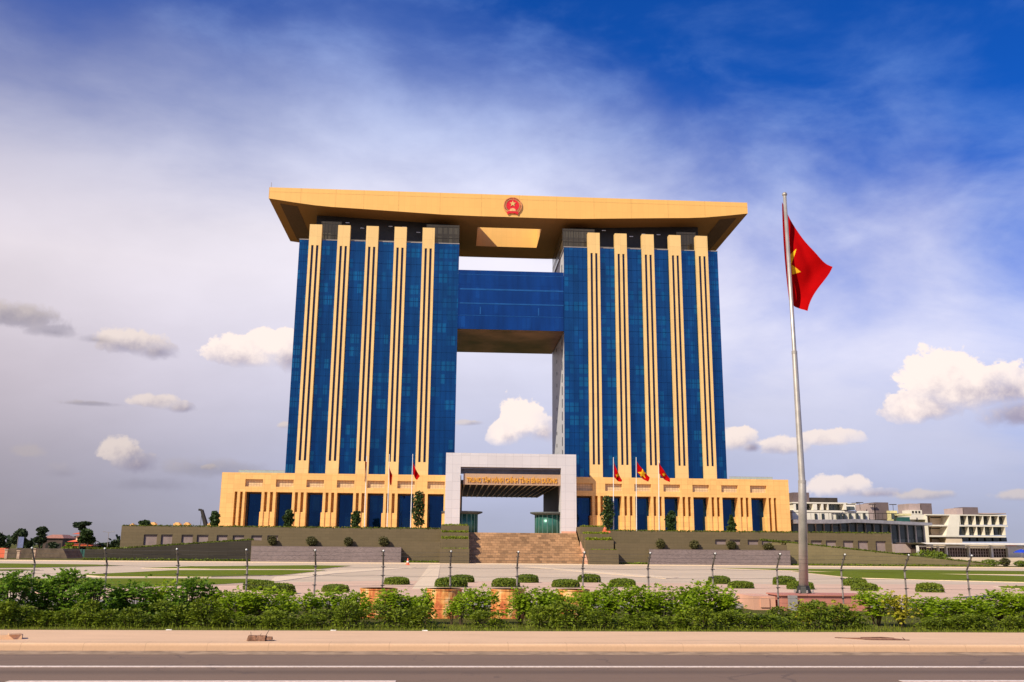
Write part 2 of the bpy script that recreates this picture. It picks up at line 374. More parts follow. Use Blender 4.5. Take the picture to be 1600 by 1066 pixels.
# ---------------------------------------------------------------- mesh helpers
class MB:
    def __init__(s): s.v=[]; s.f=[]; s.mi=[]; s.m=0
    def add(s,vs,fs):
        o=len(s.v); s.v+= [tuple(v) for v in vs]; s.f+=[tuple(i+o for i in f) for f in fs]; s.mi+=[s.m]*len(fs)
    def box(s,x0,x1,y0,y1,z0,z1):
        s.add([(x0,y0,z0),(x1,y0,z0),(x1,y1,z0),(x0,y1,z0),(x0,y0,z1),(x1,y0,z1),(x1,y1,z1),(x0,y1,z1)],
              [(0,3,2,1),(4,5,6,7),(0,1,5,4),(1,2,6,5),(2,3,7,6),(3,0,4,7)]); return s
    def prism(s,pts,y0,y1):             # pts: (x,z) outline, extruded along y
        n=len(pts); s.add([(x,y0,z) for x,z in pts]+[(x,y1,z) for x,z in pts],
            [tuple(range(n)),tuple(range(2*n-1,n-1,-1))]+[(i,i+n,(i+1)%n+n,(i+1)%n) for i in range(n)]); return s
    def slab(s,pts,z0,z1):              # pts: (x,y) outline
        n=len(pts); s.add([(x,y,z0) for x,y in pts]+[(x,y,z1) for x,y in pts],
            [tuple(range(n-1,-1,-1)),tuple(range(n,2*n))]+[(i,(i+1)%n,(i+1)%n+n,i+n) for i in range(n)]); return s
    def tube(s,pts,rs,n=8,cap=True):
        pts=[Vector(p) for p in pts]; o=len(s.v)
        if not hasattr(rs,'__len__'): rs=[rs]*len(pts)
        for i,p in enumerate(pts):
            d=(pts[min(i+1,len(pts)-1)]-pts[max(i-1,0)]).normalized()
            a=d.cross(Vector((0,0,1)) if abs(d.z)<.9 else Vector((0,1,0))).normalized(); b=d.cross(a)
            for k in range(n):
                t=2*PI*k/n; s.v.append(tuple(p+(a*math.cos(t)+b*math.sin(t))*rs[i]))
        for i in range(len(pts)-1):
            for k in range(n):
                s.f.append((o+i*n+k,o+i*n+(k+1)%n,o+(i+1)*n+(k+1)%n,o+(i+1)*n+k)); s.mi.append(s.m)
        if cap:
            s.f.append(tuple(o+k for k in range(n))[::-1]); s.f.append(tuple(o+(len(pts)-1)*n+k for k in range(n))); s.mi+=[s.m]*2
        return s
    def lathe(s,prof,cx=0,cy=0,cz=0,n=24):
        return s.tube([(cx,cy,cz+z) for r,z in prof],[max(r,.001) for r,z in prof],n)
    def quad(s,c,u,v): s.add([c-u-v,c+u-v,c+u+v,c-u+v],[(0,1,2,3)])
    def kite(s,p,d,w,l):                # a leaflet
        s.add([p,p+d*l*.45+w,p+d*l,p+d*l*.45-w],[(0,1,2,3)])
    def build(s,name,mats,parent=None,smooth=False):
        me=bpy.data.meshes.new(name); me.from_pydata(s.v,[],s.f)
        for m in (mats if isinstance(mats,(list,tuple)) else [mats]): me.materials.append(m)
        if max(s.mi or [0]): me.polygons.foreach_set('material_index',s.mi)
        if smooth: me.polygons.foreach_set('use_smooth',[True]*len(me.polygons))
        bm=bmesh.new(); bm.from_mesh(me)
        if len(bm.faces)<20000 and name not in('leaves','crown','foliage'): bmesh.ops.recalc_face_normals(bm,faces=bm.faces)
        bm.to_mesh(me); bm.free()
        o=bpy.data.objects.new(name,me); COL.objects.link(o)
        if parent is not None:
            o.parent=parent
            if parent.location.length>0: o.location=(0,0,0)
        return o
def tag(o,label=None,cat=None,group=None,kind=None):
    if label: o['label']=label
    if cat: o['category']=cat
    if group: o['group']=group
    if kind: o['kind']=kind
    return o
def empty(name,label,cat,loc=(0,0,0),group=None):
    """an Empty at the thing's base; its parts are built in world space when loc is passed through W()"""
    o=bpy.data.objects.new(name,None); COL.objects.link(o); o.location=loc; o.empty_display_size=.3
    return tag(o,label,cat,group)
def keep(root):                          # parts were modelled in world space: shift them under the root
    inv=Matrix.Translation(-Vector(root.location))
    for c in root.children:
        c.matrix_parent_inverse=inv
    return root
def struct(name,mb,m): return tag(mb.build(name,m),kind='structure')
def copy_tree(o,parent=None):
    c=o.copy(); COL.objects.link(c)
    if parent is not None: c.parent=parent
    for ch in o.children: copy_tree(ch,c)
    return c
rv=lambda r=random: Vector((r.gauss(0,1),r.gauss(0,1),r.gauss(0,1))).normalized()
ORD=['first','second','third','fourth','fifth','sixth','seventh','eighth','ninth','tenth','eleventh','twelfth','thirteenth','fourteenth','fifteenth','sixteenth']
# ================================================================ SETTING
b=MB(); b.box(-400,400,-60,16.5,-.5,0); struct('road',b,M['asphalt'])
b=MB()
b.box(-400,400,14.37,14.50,-.02,.005); o=struct('edge_line',b,M['line'])
b=MB()
for k in range(-8,9):
    x1=-.69+k*11.9; b.box(x1-5.,x1,12.84,12.97,-.02,.005)
struct('lane_dashes',b,M['line'])
b=MB(); b.add([(-400,16.50,0),(400,16.50,0),(400,16.53,.10),(-400,16.53,.10),(400,16.56,.12),(-400,16.56,.12),(400,16.86,.125),(-400,16.86,.125),(-400,16.86,-.3),(400,16.86,-.3),(-400,16.50,-.3),(400,16.50,-.3)],
 [(0,1,2,3),(3,2,4,5),(5,4,6,7),(7,6,9,8),(10,11,1,0)]); struct('kerb',b,M['kerb'])
b=MB(); b.box(-400,400,16.0,16.498,-.02,.004); struct('gutter',b,mat('gutter_dust',(.34,.23,.15),.9,.3,3))
b=MB(); b.box(-400,400,16.86,19.02,-.3,.118); struct('pavement',b,M['walk'])
# one ground sheet: verge, plaza falling gently away, flat land to the horizon
b=MB(); ys=[19.0,27,60,100,150,205,400,5000]; xs=[-5000,-300,0,300,5000]
for y in ys:
    for x in xs: b.v.append((x,y,.09 if y==19 else (gz(y) if y<205.1 else -1.82)-.012))
for j in range(len(ys)-1):
    for i in range(4):
        k=j*5+i; b.f.append((k,k+1,k+6,k+5)); b.mi.append(0)
struct('ground',b,M['verge'])
def sheet(name,pts,m,dz=.012,seg=True,kind='structure',y0=None):
    b=MB(); P=[Vector((p[0],p[1],0)) for p in pts]
    n=len(P); b.add([(p.x,p.y,gz(p.y)+dz) for p in P]+[(p.x,p.y,gz(p.y)-.3) for p in P],[tuple(range(n))]+[(i,(i+1)%n,(i+1)%n+n,i+n) for i in range(n)])
    o=b.build(name,m); return tag(o,kind=kind)
sheet('plaza',[(-300,30.3),(300,30.3),(300,203.5),(-300,203.5)],M['plaza'],.0)
b=MB(); b.box(-300,300,29.9,30.3,-.6,gz(30)+.12); struct('plaza_edge',b,M['greywall'])
b=MB(); b.box(-300,300,29.2,29.9,-.5,gz(30)-.07); struct('drain_channel',b,mat('dark_channel',(.045,.035,.03),.8))
sheet('pink_paving_band',[(-14,34),(60,34),(72,52),(60,63),(20,57),(-4,60),(-19,44)],M['pink'],.02)
p=[G(*q) for q in ((644,921),(671,883.5),(688,883.5),(682,921))]; sheet('pale_path',p,M['pale'],.03)
p=[G(*q) for q in ((820,886),(840,886),(1060,903),(1040,904.5))]; sheet('pale_path',p,M['pale'],.03)
p=[G(*q) for q in ((430,902),(500,893.5),(640,886),(650,887),(520,897),(420,911))]; sheet('pale_path',p,M['pale'],.028)
GP=[((-60,880.2),(150,882.8),(190,884.5),(60,887.5),(-60,888.5)),((-60,891.5),(30,890.3),(62,891.5),(0,892.7),(-60,894)),
 ((225,888.2),(300,885.6),(480,883.9),(548,884.6),(500,890),(330,889.5)),
 ((130,899),(270,892),(440,891.5),(508,892.3),(440,899.5),(330,902),(160,901.5)),
 ((-60,906),(250,905),(390,906),(425,909),(350,914),(250,918),(-60,926)),
 ((1118,888.2),(1250,889.3),(1660,893.5),(1660,899),(1380,896.5)),
 ((1238,893.4),(1400,896),(1660,902.5),(1660,912),(1500,908),(1330,903.2)),((1560,917.5),(1660,916),(1660,921),(1570,920))]
for q in GP:
    pts=[G(*a) for a in q]; bd=[]; c=sum(pts,Vector())/len(pts)
    sheet('lawn_border',[c+(p-c)*1.0+(p-c).normalized()*.35 for p in pts],M['pale'],.035)
    sheet('lawn',pts,M['lawn'],.06)
sheet('service_road',[(-300,196),(300,196),(300,203.6),(-300,203.6)],mat('grey_road',(.30,.22,.19),.85,.12,.3),.03)
sheet('road_kerb',[(-300,195.2),(300,195.2),(300,196),(-300,196)],M['pale'],.10)
sheet('road_kerb',[(-300,203.4),(300,203.4),(300,203.9),(-300,203.9)],M['pale'],.14)
# ================================================================ GOVERNMENT BUILDING
BX,BY,BZ=15.67,249.51,1.75
class BB(MB):                            # box in building coordinates (x from its axis, y behind the glass, z above eye level)
    def bx(s,x0,x1,y0,y1,z0,z1): return s.box(BX+min(x0,x1),BX+max(x0,x1),BY+y0,BY+y1,BZ+z0,BZ+z1)
T0=3.3                                   # terrace level, relative
hq=empty('government_building','golden twin-tower government building with blue glass, a sky bridge and a huge flared roof','government building',(BX,BY,BZ+T0))
def part(mb,name,m,parent=hq,**k):
    o=mb.build(name,m,None,**k); o.parent=parent
    o.matrix_parent_inverse=Matrix.Translation(-Vector(hq.location)) if parent is hq else Matrix.Identity(4)
    return o
ZT,ZP=84.41,18.75
PXS=[(-55.75,-47.8,-39.85,-31.9,-23.95),(23.4,31.25,39.15,47.05,54.9)]
for side,(x0,x1) in enumerate(((-60.3,-15.2),(14.85,59.8))):
    t=BB(); t.bx(x0+.25,x1-.25,.35,33.5,ZP-.5,ZT-.3); tw=part(t,'tower',M['sidewall'])
    # slots of windows on the side that faces the gap
    xi=x1-.25 if side==0 else x0+.25; sg=1 if side==0 else -1
    t=BB()
    for k in range(17):
        z=ZP+2+k*3.62
        if not (58<z<78): t=BB(); t.bx(xi-.1,xi+sg*.03,6.2,7.3,z,z+2.4); part(t,'side_window',M['slot'],tw)
        t=BB(); t.bx(xi-.1,xi+sg*.03,20,20.8,z+1,z+2); part(t,'vent_window',M['slot'],tw)
    xs=[x0]+sum([[p-1.72,p+1.72] for p in PXS[side]],[])+[x1]
    for i in range(0,len(xs),2):
        t=BB(); t.bx(xs[i],xs[i+1],0,.34,ZP-.2,ZT); gb=part(t,'glass_bay',M['glass'],tw)
        
    t=BB()
    for k in range(1,19):
        z=21.75+3.62*k-BZ
        if z<ZT-1:
            for i in range(0,len(xs),2): t.bx(xs[i]+.05,xs[i+1]-.05,-.05,.02,z,z+.12)
    for i in range(0,len(xs),2):
        n=max(2,round((xs[i+1]-xs[i])/1.33)); w=(xs[i+1]-xs[i])/n
        for k in range(1,n): t.bx(xs[i]+k*w-.035,xs[i]+k*w+.035,-.05,.02,ZP,ZT-.05)
    part(t,'mullion_grid',M['mullion'],tw)
    t=BB(); t.bx(x0-.05,x1+.05,-.12,.5,ZT,ZT+.22); t.bx(x0-.05,x1+.05,.5,34,ZT-.28,ZT+.05); part(t,'coping',M['greywall'],tw)
    for p in PXS[side]:
        t=BB(); t.bx(p-1.72,p+1.72,-1.2,.6,82.5,88.65); t.bx(p-1.72,p+1.72,-1.2,.3,ZP-.01,22.15)
        for a in (-1.72,-.36,1.0): t.bx(p+a,p+a+.72,-1.2,-.02,22.15,82.5)
        part(t,'pilaster',M['pilaster'],tw)
        t=BB()
        for a in (-1.0,.36): t.bx(p+a,p+a+.64,-.95,-.01,22.15,82.5)
        part(t,'slot_glass',mat('navy_slot',(.012,.015,.05),.3,.1,1,.3),tw)
    # recessed top storey
    t=BB(); t.bx(x0+3,x1-3,9,30,ZT,95.); ph=part(t,'penthouse',M['darkroof'])
    gi=(x1-9.5,x1-.1) if side==0 else (x0+.1,x0+9.5); go=(x0+5.4,x0+11) if side==0 else (x1-11,x1-5.4)
    for a,c in (gi,go): t=BB(); t.bx(a,c,3.4,31,ZT,91.3); part(t,'smoked_glass_box',M['smoke'],ph)
    for a,c in (gi,go):
        t=BB()
        for k in range(7): xx=a+(c-a)*k/6; t.bx(xx-.05,xx+.05,3.3,3.4,ZT,91.3)
        for z in (87.2,90.6): t.bx(a,c,3.29,3.39,z,z+.14)
        part(t,'glazing_frame',M['dark'],ph)
    for k in range(6):
        xx=x0+12+k*4.1; t=BB(); t.bx(xx,xx+1.1,5+2*(k%2),5.25+2*(k%2),91.6-(k%3)*.8,91.75-(k%3)*.8)
        part(t,'ceiling_lamp',mat('lamp_cover',(.8,.8,.85),.3),ph)
    t=BB(); t.bx(x0+10,x1-10,3.2,3.3,ZT+.1,ZT+1.6); part(t,'parapet_glass',mat('parapet_glass',(.13,.11,.10),.2),ph)
# bridge
t=BB(); t.bx(-15.19,14.84,.8,32.1,59.95,76.9); br=part(t,'bridge',M['greywall'])
t=BB(); t.bx(-15.19,14.84,.55,.8,59.7,76.96); part(t,'bridge_curtain_wall',M['bridgeglass'],br)
t=BB()
for z,h in ((71.1,.45),(67.0,.35)): t.bx(-15.1,14.8,.48,.56,z,z+h)
for z in (63.6,75.6): t.bx(-15.1,14.8,.50,.56,z,z+.12)
t.bx(-9,-8.7,.48,.56,64,66.2); t.bx(7.5,7.8,.48,.56,64,66.2)
part(t,'window_band',M['bridgeband'],br)
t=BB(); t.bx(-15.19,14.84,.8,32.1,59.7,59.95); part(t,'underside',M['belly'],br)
# roof: flared slab, lower lip sagging to the middle, open light well
def zf(x): 
    P=[(0,93.5),(20,93.75),(42.8,94.7),(52,95.05),(57,95.4),(63,96.1),(70,97.05)]; x=abs(x)
    for (a,p),(b_,q) in zip(P,P[1:]):
        if x<=b_: return p+(q-p)*(x-a)/(b_-a)
    return P[-1][1]
def zr(x):
    P=[(0,92.85),(16,92.9),(48,94.3),(57,94.9),(70,96.5)]; x=abs(x)
    for (a,p),(b_,q) in zip(P,P[1:]):
        if x<=b_: return p+(q-p)*(x-a)/(b_-a)
    return P[-1][1]
RX=[-70,-67,-63,-60,-57,-52,-47,-42.8,-36,-28,-20,-14,-9.8,9.4,14,20,28,36,42.8,47,52,57,60,63,67,69.9]
RF,RB,W0,W1,ZR=1.47,37.7,10.5,27.,100.45
def zs(x,y): return zf(x)+(zr(x)-zf(x))*(y-RF)/(RB-RF)
def W(x,y,z): return (BX+x,BY+y,BZ+z)
rf=MB(); so=MB()
for a,c in zip(RX,RX[1:]):
    well=abs(a+9.8)<.01
    rf.add([W(a,RF,ZR),W(c,RF,ZR),W(c,RF,zf(c)),W(a,RF,zf(a))],[(0,1,2,3)])
    rf.add([W(a,RB,ZR),W(c,RB,ZR),W(c,RB,zr(c)),W(a,RB,zr(a))],[(3,2,1,0)])
    for y0,y1 in ([(RF,W0),(W1,RB)] if well else [(RF,RB)]):
        rf.add([W(a,y0,ZR),W(c,y0,ZR),W(c,y1,ZR),W(a,y1,ZR)],[(0,1,2,3)])
        so.add([W(a,y0,zs(a,y0)),W(c,y0,zs(c,y0)),W(c,y1,zs(c,y1)),W(a,y1,zs(a,y1))],[(3,2,1,0)])
for x,z in ((-70,1),(69.9,1)): rf.add([W(x,RF,ZR),W(x,RB,ZR),W(x,RB,zr(x)),W(x,RF,zf(x))],[(0,1,2,3)])
a,c=-9.8,9.4
rf.add([W(a,W1,ZR),W(c,W1,ZR),W(c,W1,zs(c,W1)),W(a,W1,zs(a,W1)),W(a,W0,ZR),W(c,W0,ZR),W(c,W0,zs(c,W0)),W(a,W0,zs(a,W0))],[(0,1,2,3),(4,5,6,7),(0,4,7,3),(1,5,6,2)])
me_r=rf.build('roof',M['roofclad']); me_r.parent=hq; me_r.matrix_parent_inverse=Matrix.Translation(-Vector(hq.location)); roof=me_r
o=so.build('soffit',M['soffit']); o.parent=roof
for sg in (-1,1):
    t=MB()
    for k in range(22):
        y0=4.2+k*1.4; xa,xb=sg*62.2,sg*67.3
        t.add([W(xa,y0,zs(xa,y0)-.04),W(xb,y0,zs(xb,y0)-.04),W(xb,y0+1.15,zs(xb,y0+1.15)-.14),W(xa,y0+1.15,zs(xa,y0+1.15)-.14),
               W(xa,y0+1.15,zs(xa,y0+1.15)-.02),W(xb,y0+1.15,zs(xb,y0+1.15)-.02)],[(0,1,2,3),(3,2,5,4)])
    o=t.build('soffit_louvre',M['louvre']); o.parent=roof
t=MB()
for sx in (-70,-61,-51,-43,-33,-21,-9.,2,13,24,35,46,57):
    t.box(BX+sx-.06,BX+sx+.06,BY+RF-.015,BY+RF+.1,BZ+zf(sx)+.03,BZ+ZR-.01)
for a,c in zip(RX,RX[1:]): t.box(BX+a,BX+c,BY+RF-.012,BY+RF+.1,BZ+99.02,BZ+99.13)
o=t.build('panel_joint',mat('joint',(.66,.36,.115),.7)); o.parent=roof
# emblem
em=[]; ecx,ecz,ey=BX+.1,BZ+97.1,BY+RF
def disc(mb,cx,cz,r,y0,y1,n=28,sx=1.): mb.prism([(cx+sx*r*math.cos(2*PI*k/n),cz+r*math.sin(2*PI*k/n)) for k in range(n)],y0,y1)
t=MB(); disc(t,ecx,ecz+.25,1.95,ey-.28,ey+.1)
emb=t.build('emblem',M['emblemred']); emb.parent=roof
t=MB()
for sgn in (-1,1):                      # ears of rice as a ring
    for k in range(15):
        a=math.radians(-62+k*10.2); r=2.42-.02*k
        cx=ecx+sgn*r*math.cos(a); cz=ecz+.05+r*math.sin(a)
        for w in (-.26,.26):
            px,pz=cx+w*math.cos(a)*sgn,cz+w*math.sin(a); d=Vector((-math.sin(a)*sgn,math.cos(a)))
            nrm=Vector((d.y,-d.x)); q=Vector((px,pz))
            t.prism([tuple(q-d*.34),tuple(q+nrm*.17),tuple(q+d*.34),tuple(q-nrm*.17)],ey-.36-(w>0)*.06,ey+.1)
o=t.build('rice_wreath',M['emblempink']); o.parent=roof
t=MB(); n=10                              # star
t.prism([(ecx+(1.0 if k%2==0 else .4)*math.cos(PI/2+k*PI/5),ecz+.55+(1.0 if k%2==0 else .4)*math.sin(PI/2+k*PI/5)) for k in range(10)],ey-.42,ey)
o=t.build('emblem_star',mat('star_gold',(.9,.62,.2),.3,.05,1,.4)); o.parent=roof
t=MB(); pts=[]                            # half gear
for k in range(0,19):
    a=PI*k/18; r=1.02 if k%2 else .84; pts.append((ecx+r*math.cos(a),ecz-1.75+r*math.sin(a)))
t.prism(pts,ey-.40,ey); o=t.build('emblem_gear',M['emblemgold']); o.parent=roof
t=MB(); t.prism([(ecx-1.75,ecz-2.1),(ecx-.9,ecz-1.75),(ecx,ecz-1.9),(ecx+.9,ecz-1.75),(ecx+1.75,ecz-2.1),(ecx+1.45,ecz-2.8),(ecx+.75,ecz-2.35),(ecx-.75,ecz-2.35),(ecx-1.45,ecz-2.8)],ey-.45,ey)
o=t.build('emblem_ribbon',M['emblemred']); o.parent=roof
t=MB(); t.tube([(BX-69.6,BY+RF+.3,BZ+ZR),(BX-69.6,BY+RF+.3,BZ+ZR+1.6)],.06,6); o=t.build('lightning_rod',M['post']); o.parent=roof
# podium wings
OC=[20,28,36,44,52,60,68]
for sg in (-1,1):
    t=BB(); t.bx(sg*13.3,sg*76.5,2.4,40,T0-.4,ZP-.2); wing=part(t,'podium_wing',M['facade'])
    t=BB(); F=-1.2; t.bx(sg*13.3,sg*76.5,F,2.4,ZP-1.7,ZP)            # band above the vents
    t.bx(sg*13.3,sg*76.5,F,2.4,13.75,15.1)
    vx=[]; e=13.3
    for c in OC: t.bx(sg*e,sg*(c-2.3),F,2.4,15.1,ZP-1.7); e=c+2.3
    t.bx(sg*e,sg*76.5,F,2.4,15.1,ZP-1.7)
    t.bx(sg*13.3,sg*(OC[0]-2.15),F,2.4,T0-.3,13.75)
    for c in OC:                          # piers: three fins, two slots
        a=c+2.15
        if c==68:
            t.bx(sg*a,sg*70.75,F,2.4,T0-.3,13.75); t.bx(sg*71.45,sg*72.15,F,2.4,T0-.3,13.75); t.bx(sg*72.85,sg*76.5,F,2.4,T0-.3,13.75)
            t.bx(sg*70.75,sg*71.45,.9,2.4,T0-.3,13.75); t.bx(sg*72.15,sg*72.85,.9,2.4,T0-.3,13.75)
        else:
            for k in (0,1.49,2.98): t.bx(sg*(a+k),sg*(a+k+.72),F,2.4,T0-.3,13.75)
            for k in (.72,2.21): t.bx(sg*(a+k),sg*(a+k+.77),.9,2.4,8.6,13.75); t.bx(sg*(a+k),sg*(a+k+.77),F+.22,2.4,T0-.3,8.6)
    part(t,'arcade_front',M['facade'],wing)
    for c in OC:
        t=BB(); t.bx(sg*(c-2.3),sg*(c+2.3),F+.75,F+1.2,15.1,ZP-1.7); part(t,'vent_grille',M['vent'],wing)
        t=BB(); t.bx(sg*(c-2.15),sg*(c+2.15),1.95,2.35,T0-.3,13.74); part(t,'lobby_window',M['podglass'],wing)
        t=BB(); xl=sg*c-2.14; t.bx(xl,xl+.42,.9,1.94,T0-.3,13.74); t.bx(sg*c-1.72,sg*c+2.14,1.5,1.94,13.3,13.74); part(t,'jamb_shade_frame',M['dark'],wing)  # dark strip at the glass edge, standing in for the left jamb's shade
        for q in (sg,):
            t=BB(); t.bx(sg*(c+q*2.15),sg*(c+q*1.72),-.3,1.94,T0-.3,8.6); part(t,'jamb_plinth',M['facade'],wing)
    t=BB()
    a,c=(60.4,72.5)
    for k in range(9): xx=a+(c-a)*k/8; t.bx(sg*xx-.03,sg*xx+.03,-.1,-.04,ZP,ZP+.75)
    t.bx(sg*a,sg*c,-.1,-.04,ZP+.7,ZP+.78); part(t,'roof_rail',M['steel'],wing)
    t=BB(); t.bx(sg*60.5,sg*72.5,-.09,-.06,ZP+.05,ZP+.7); part(t,'rail_glass',mat('rail_glass',(.35,.42,.42),.1,.05),wing)
    t=BB(); t.bx(sg*12.95,sg*13.29,-1.15,40,T0-.3,16.45); part(t,'passage_wall',M['dark'],wing)
    # round glazed lobby in the passage
    t=MB(); cx=BX+sg*(11.0 if sg>0 else 12.9); cy=BY+.5; n=20; r=4.2
    t.lathe([(r,T0+1.75),(r,T0+1.75+5.2)],cx,cy,0,n); lb=part(t,'glass_lobby',M['greenglass'],wing,smooth=True)
    t=MB(); t.lathe([(r+.1,T0+6.95),(r+1.3,T0+7.35),(r+1.35,T0+7.7),(.1,T0+7.9)],cx,cy,0,n); part(t,'lobby_roof',M['greytop'],wing)
    t=MB()
    for k in range(n):
        a=2*PI*k/n; t.box(cx+r*math.cos(a)-.09,cx+r*math.cos(a)+.09,cy+r*math.sin(a)-.09,cy+r*math.sin(a)+.09,T0+1.75,T0+6.95)
    part(t,'lobby_frame',mat('lobby_frame',(.12,.22,.20),.4,.1,1,.3),wing)
# portal
PF=-6.7
t=BB(); t.bx(-17.45,-13.55,PF,-1.25,T0-.3,24.25); t.bx(13.05,17.1,PF,-1.25,T0-.3,24.25); t.bx(-13.55,13.05,PF,-1.25,20.6,24.25)
pt=part(t,'entrance_portal',M['portal'])
t=BB(); t.bx(-13.5,13.0,PF+.6,PF+.9,20.1,20.35); t.bx(-13.5,13.0,PF+2.2,PF+2.6,18.95,20.58); part(t,'louvre_panel',mat('blue_grey_louvre',(.12,.13,.19),.4,.2,.4),pt)
t=BB(); t.bx(-12.75,13.0,-5.6,-5.1,16.05,18.93); part(t,'sign_board',M['board'],pt)
t=BB(); t.bx(-13.5,13.0,-5.0,61,16.36,17.3); part(t,'canopy',M['dark'],pt)
t=BB()
for k in range(16): xx=-12.6+k*1.68; t.bx(xx,xx+.34,-5.05,60.9,16.26,16.355)
part(t,'canopy_rafter',M['rafter'],pt)
t=BB(); t.bx(13.06,17.09,PF-.05,PF+2,T0-.3,T0+.9); part(t,'portal_plinth',M['salmon'],pt)
cu=bpy.data.curves.new('lettering','FONT'); cu.body='TRUNG TÂM HÀNH CHÍNH TỈNH BÌNH DƯƠNG'; cu.size=1.62; cu.extrude=.12; cu.offset=.035
cu.align_x='CENTER'; cu.align_y='CENTER'; tmp=bpy.data.objects.new('lettering',cu); COL.objects.link(tmp)
bpy.context.view_layer.update()
me=bpy.data.meshes.new_from_object(tmp.evaluated_get(bpy.context.evaluated_depsgraph_get())); bpy.data.objects.remove(tmp)
xs_=[v.co.x for v in me.vertices]; zs_=[v.co.y for v in me.vertices]; kx=24.0/(max(xs_)-min(xs_)); cxm=(max(xs_)+min(xs_))/2; czm=(max(zs_)+min(zs_))/2
for v in me.vertices:
    x,y,z=v.co; v.co=(BX+.1+(x-cxm)*kx, BY-5.6-.12-z, BZ+17.5+(y-czm)*1.08)
me.materials.append(M['gold']); o=bpy.data.objects.new('lettering',me); COL.objects.link(o); o.parent=pt; o['label']='gold capitals reading TRUNG TÂM HÀNH CHÍNH TỈNH BÌNH DƯƠNG'
# ================================================================ TERRACE
def hedge_strip(mb,x0,x1,y0,y1,z,h,dens,sz,slope=None):
    for _ in range(int((x1-x0)*(y1-y0+h)*dens)):
        x=random.uniform(x0,x1); y=random.uniform(y0,y1); zz=(slope(x) if slope else z)+random.uniform(-.05,h)*random.uniform(.5,1)
        u=rv()*sz*random.uniform(.6,1.3); w=u.cross(rv()).normalized()*sz*random.uniform(.3,.8); mb.quad(Vector((x,y,zz)),u,w)
tz=T0+1.75
te=empty('terrace','long olive stone terrace carrying the government building, with niches and a grassy parapet','terrace',(BX,217,-1.8))
def tp(mb,name,m,parent=te,**k):
    o=mb.build(name,m,None,**k); o.parent=parent
    o.matrix_parent_inverse=Matrix.Translation(-Vector(te.location)) if parent is te else Matrix.Identity(4); return o
b=MB(); b.box(-74.,103.,217.9,330,-3,tz); tp(b,'deck',M['walk'])
NL=[(-69.41,-66.57),(-65.58,-63.16),(-61.03,-58.61),(-57.61,-55.18),(-53.18,-50.89),(-49.6,-47.16),(-45.43,-43.13),(-41.83,-39.53)]
NR=[(62.2,64.7),(65.7,68.1),(70,72.5),(73.4,75.9),(77.7,80.2),(81.3,83.7),(85.3,87.8),(88.9,91.3),(93.1,95.5),(96.7,99.1),(101.04,103.4)]
for (x0,x1,NN,zt_) in ((-74.6,4.0,NL,5.75),(29.8,104.9,NR,5.7)):
    b=MB(); sl=.5; e=x0
    b.box(x0,x1,217,217.8,3.85,zt_); b.box(x0,x1,217,217.8,-2.5,1.55)
    for a,c in NN: b.box(e,a,217,217.8,1.55,3.85); e=c
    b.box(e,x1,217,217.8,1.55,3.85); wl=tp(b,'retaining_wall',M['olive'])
    for a,c in NN:
        b=MB(); b.box(a,c,217.3,217.7,1.55,3.84); tp(b,'niche_panel',M['niche'],wl)
        b=MB(); b.box(a-.06,c+.06,216.97,217.3,3.80,3.98); b.box(a-.1,a,216.98,217.3,1.55,3.8); tp(b,'niche_frame',M['dark'],wl)
    b=MB(); hedge_strip(b,x0,x1,216.95,219,zt_,.35,14,.16); tag(tp(b,'foliage',LF['parapet']),kind='stuff')
# stairs
b=MB(); y,z=204.2,-1.83; n=0; rise=(tz+1.83)/40
st=empty('stone_staircase','wide sandstone staircase with landings climbing from the plaza to the entrance portal','staircase',(BX+1.3,204,-1.83))
tr=MB(); ri=MB()
for k in range(40):
    run=.27+(.95 if k%10==9 and k<39 else 0)
    ri.add([(4.0,y,z),(29.9,y,z),(29.9,y,z+rise),(4.0,y,z+rise)],[(0,1,2,3)])
    tr.add([(4.0,y,z+rise),(29.9,y,z+rise),(29.9,y+run,z+rise),(4.0,y+run,z+rise)],[(0,1,2,3)])
    z+=rise; y+=run
tr.add([(4,y,tz),(29.9,y,tz),(29.9,217.95,tz+.004),(4,217.95,tz+.004)],[(0,1,2,3)])
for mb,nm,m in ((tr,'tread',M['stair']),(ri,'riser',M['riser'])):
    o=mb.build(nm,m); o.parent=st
b=MB(); b.prism([(0,0)],0,0) if False else None
pts=[(203.6,-1.83),(203.6,-1.0),(217.4,tz+.75),(218.5,tz+.75),(218.5,-1.83)]
b=MB(); n=len(pts); b.add([(29.35,p,q) for p,q in pts]+[(29.85,p,q) for p,q in pts],[tuple(range(n)),tuple(range(2*n-1,n-1,-1))]+[(i,i+n,(i+1)%n+n,(i+1)%n) for i in range(n)])
o=b.build('stair_cheek',M['salmon']); o.parent=st
keep(st)
# stepped planters either side
for sg,(x0,x1) in ((-1,(-2.3,3.98)),(1,(29.95,36.4))):
    r=empty('stepped_planter','olive stone stepped planter with grassy tiers %s the staircase'%('left of' if sg<0 else 'right of'),'planter',((x0+x1)/2,204,-1.9),group='stepped planters flanking the staircase')
    for k,(y0,y1,zt_) in enumerate(((202,206,1.4),(206,209,3.44),(209,212,4.86),(212,218.5,6.45))):
        b=MB(); x0b=x0-(.0 if sg<0 else 1.2*k/3*.5); x1b=x1-(.35*k if sg>0 else 0)
        b.box(x0b,x1b,y0,y1+(.0 if k<3 else 0),-2.2,zt_); t_=b.build('tier',M['olive']); t_.parent=r
        b=MB(); hedge_strip(b,x0b+.2,x1b-.2,y0+.05,y0+1.6 if k<3 else y0+.9,zt_,(.12,.7,.55,.4)[k] if k else .1,40 if k else 12,.15)
        g=b.build('foliage',LF['grass']); g.parent=r
    keep(r)
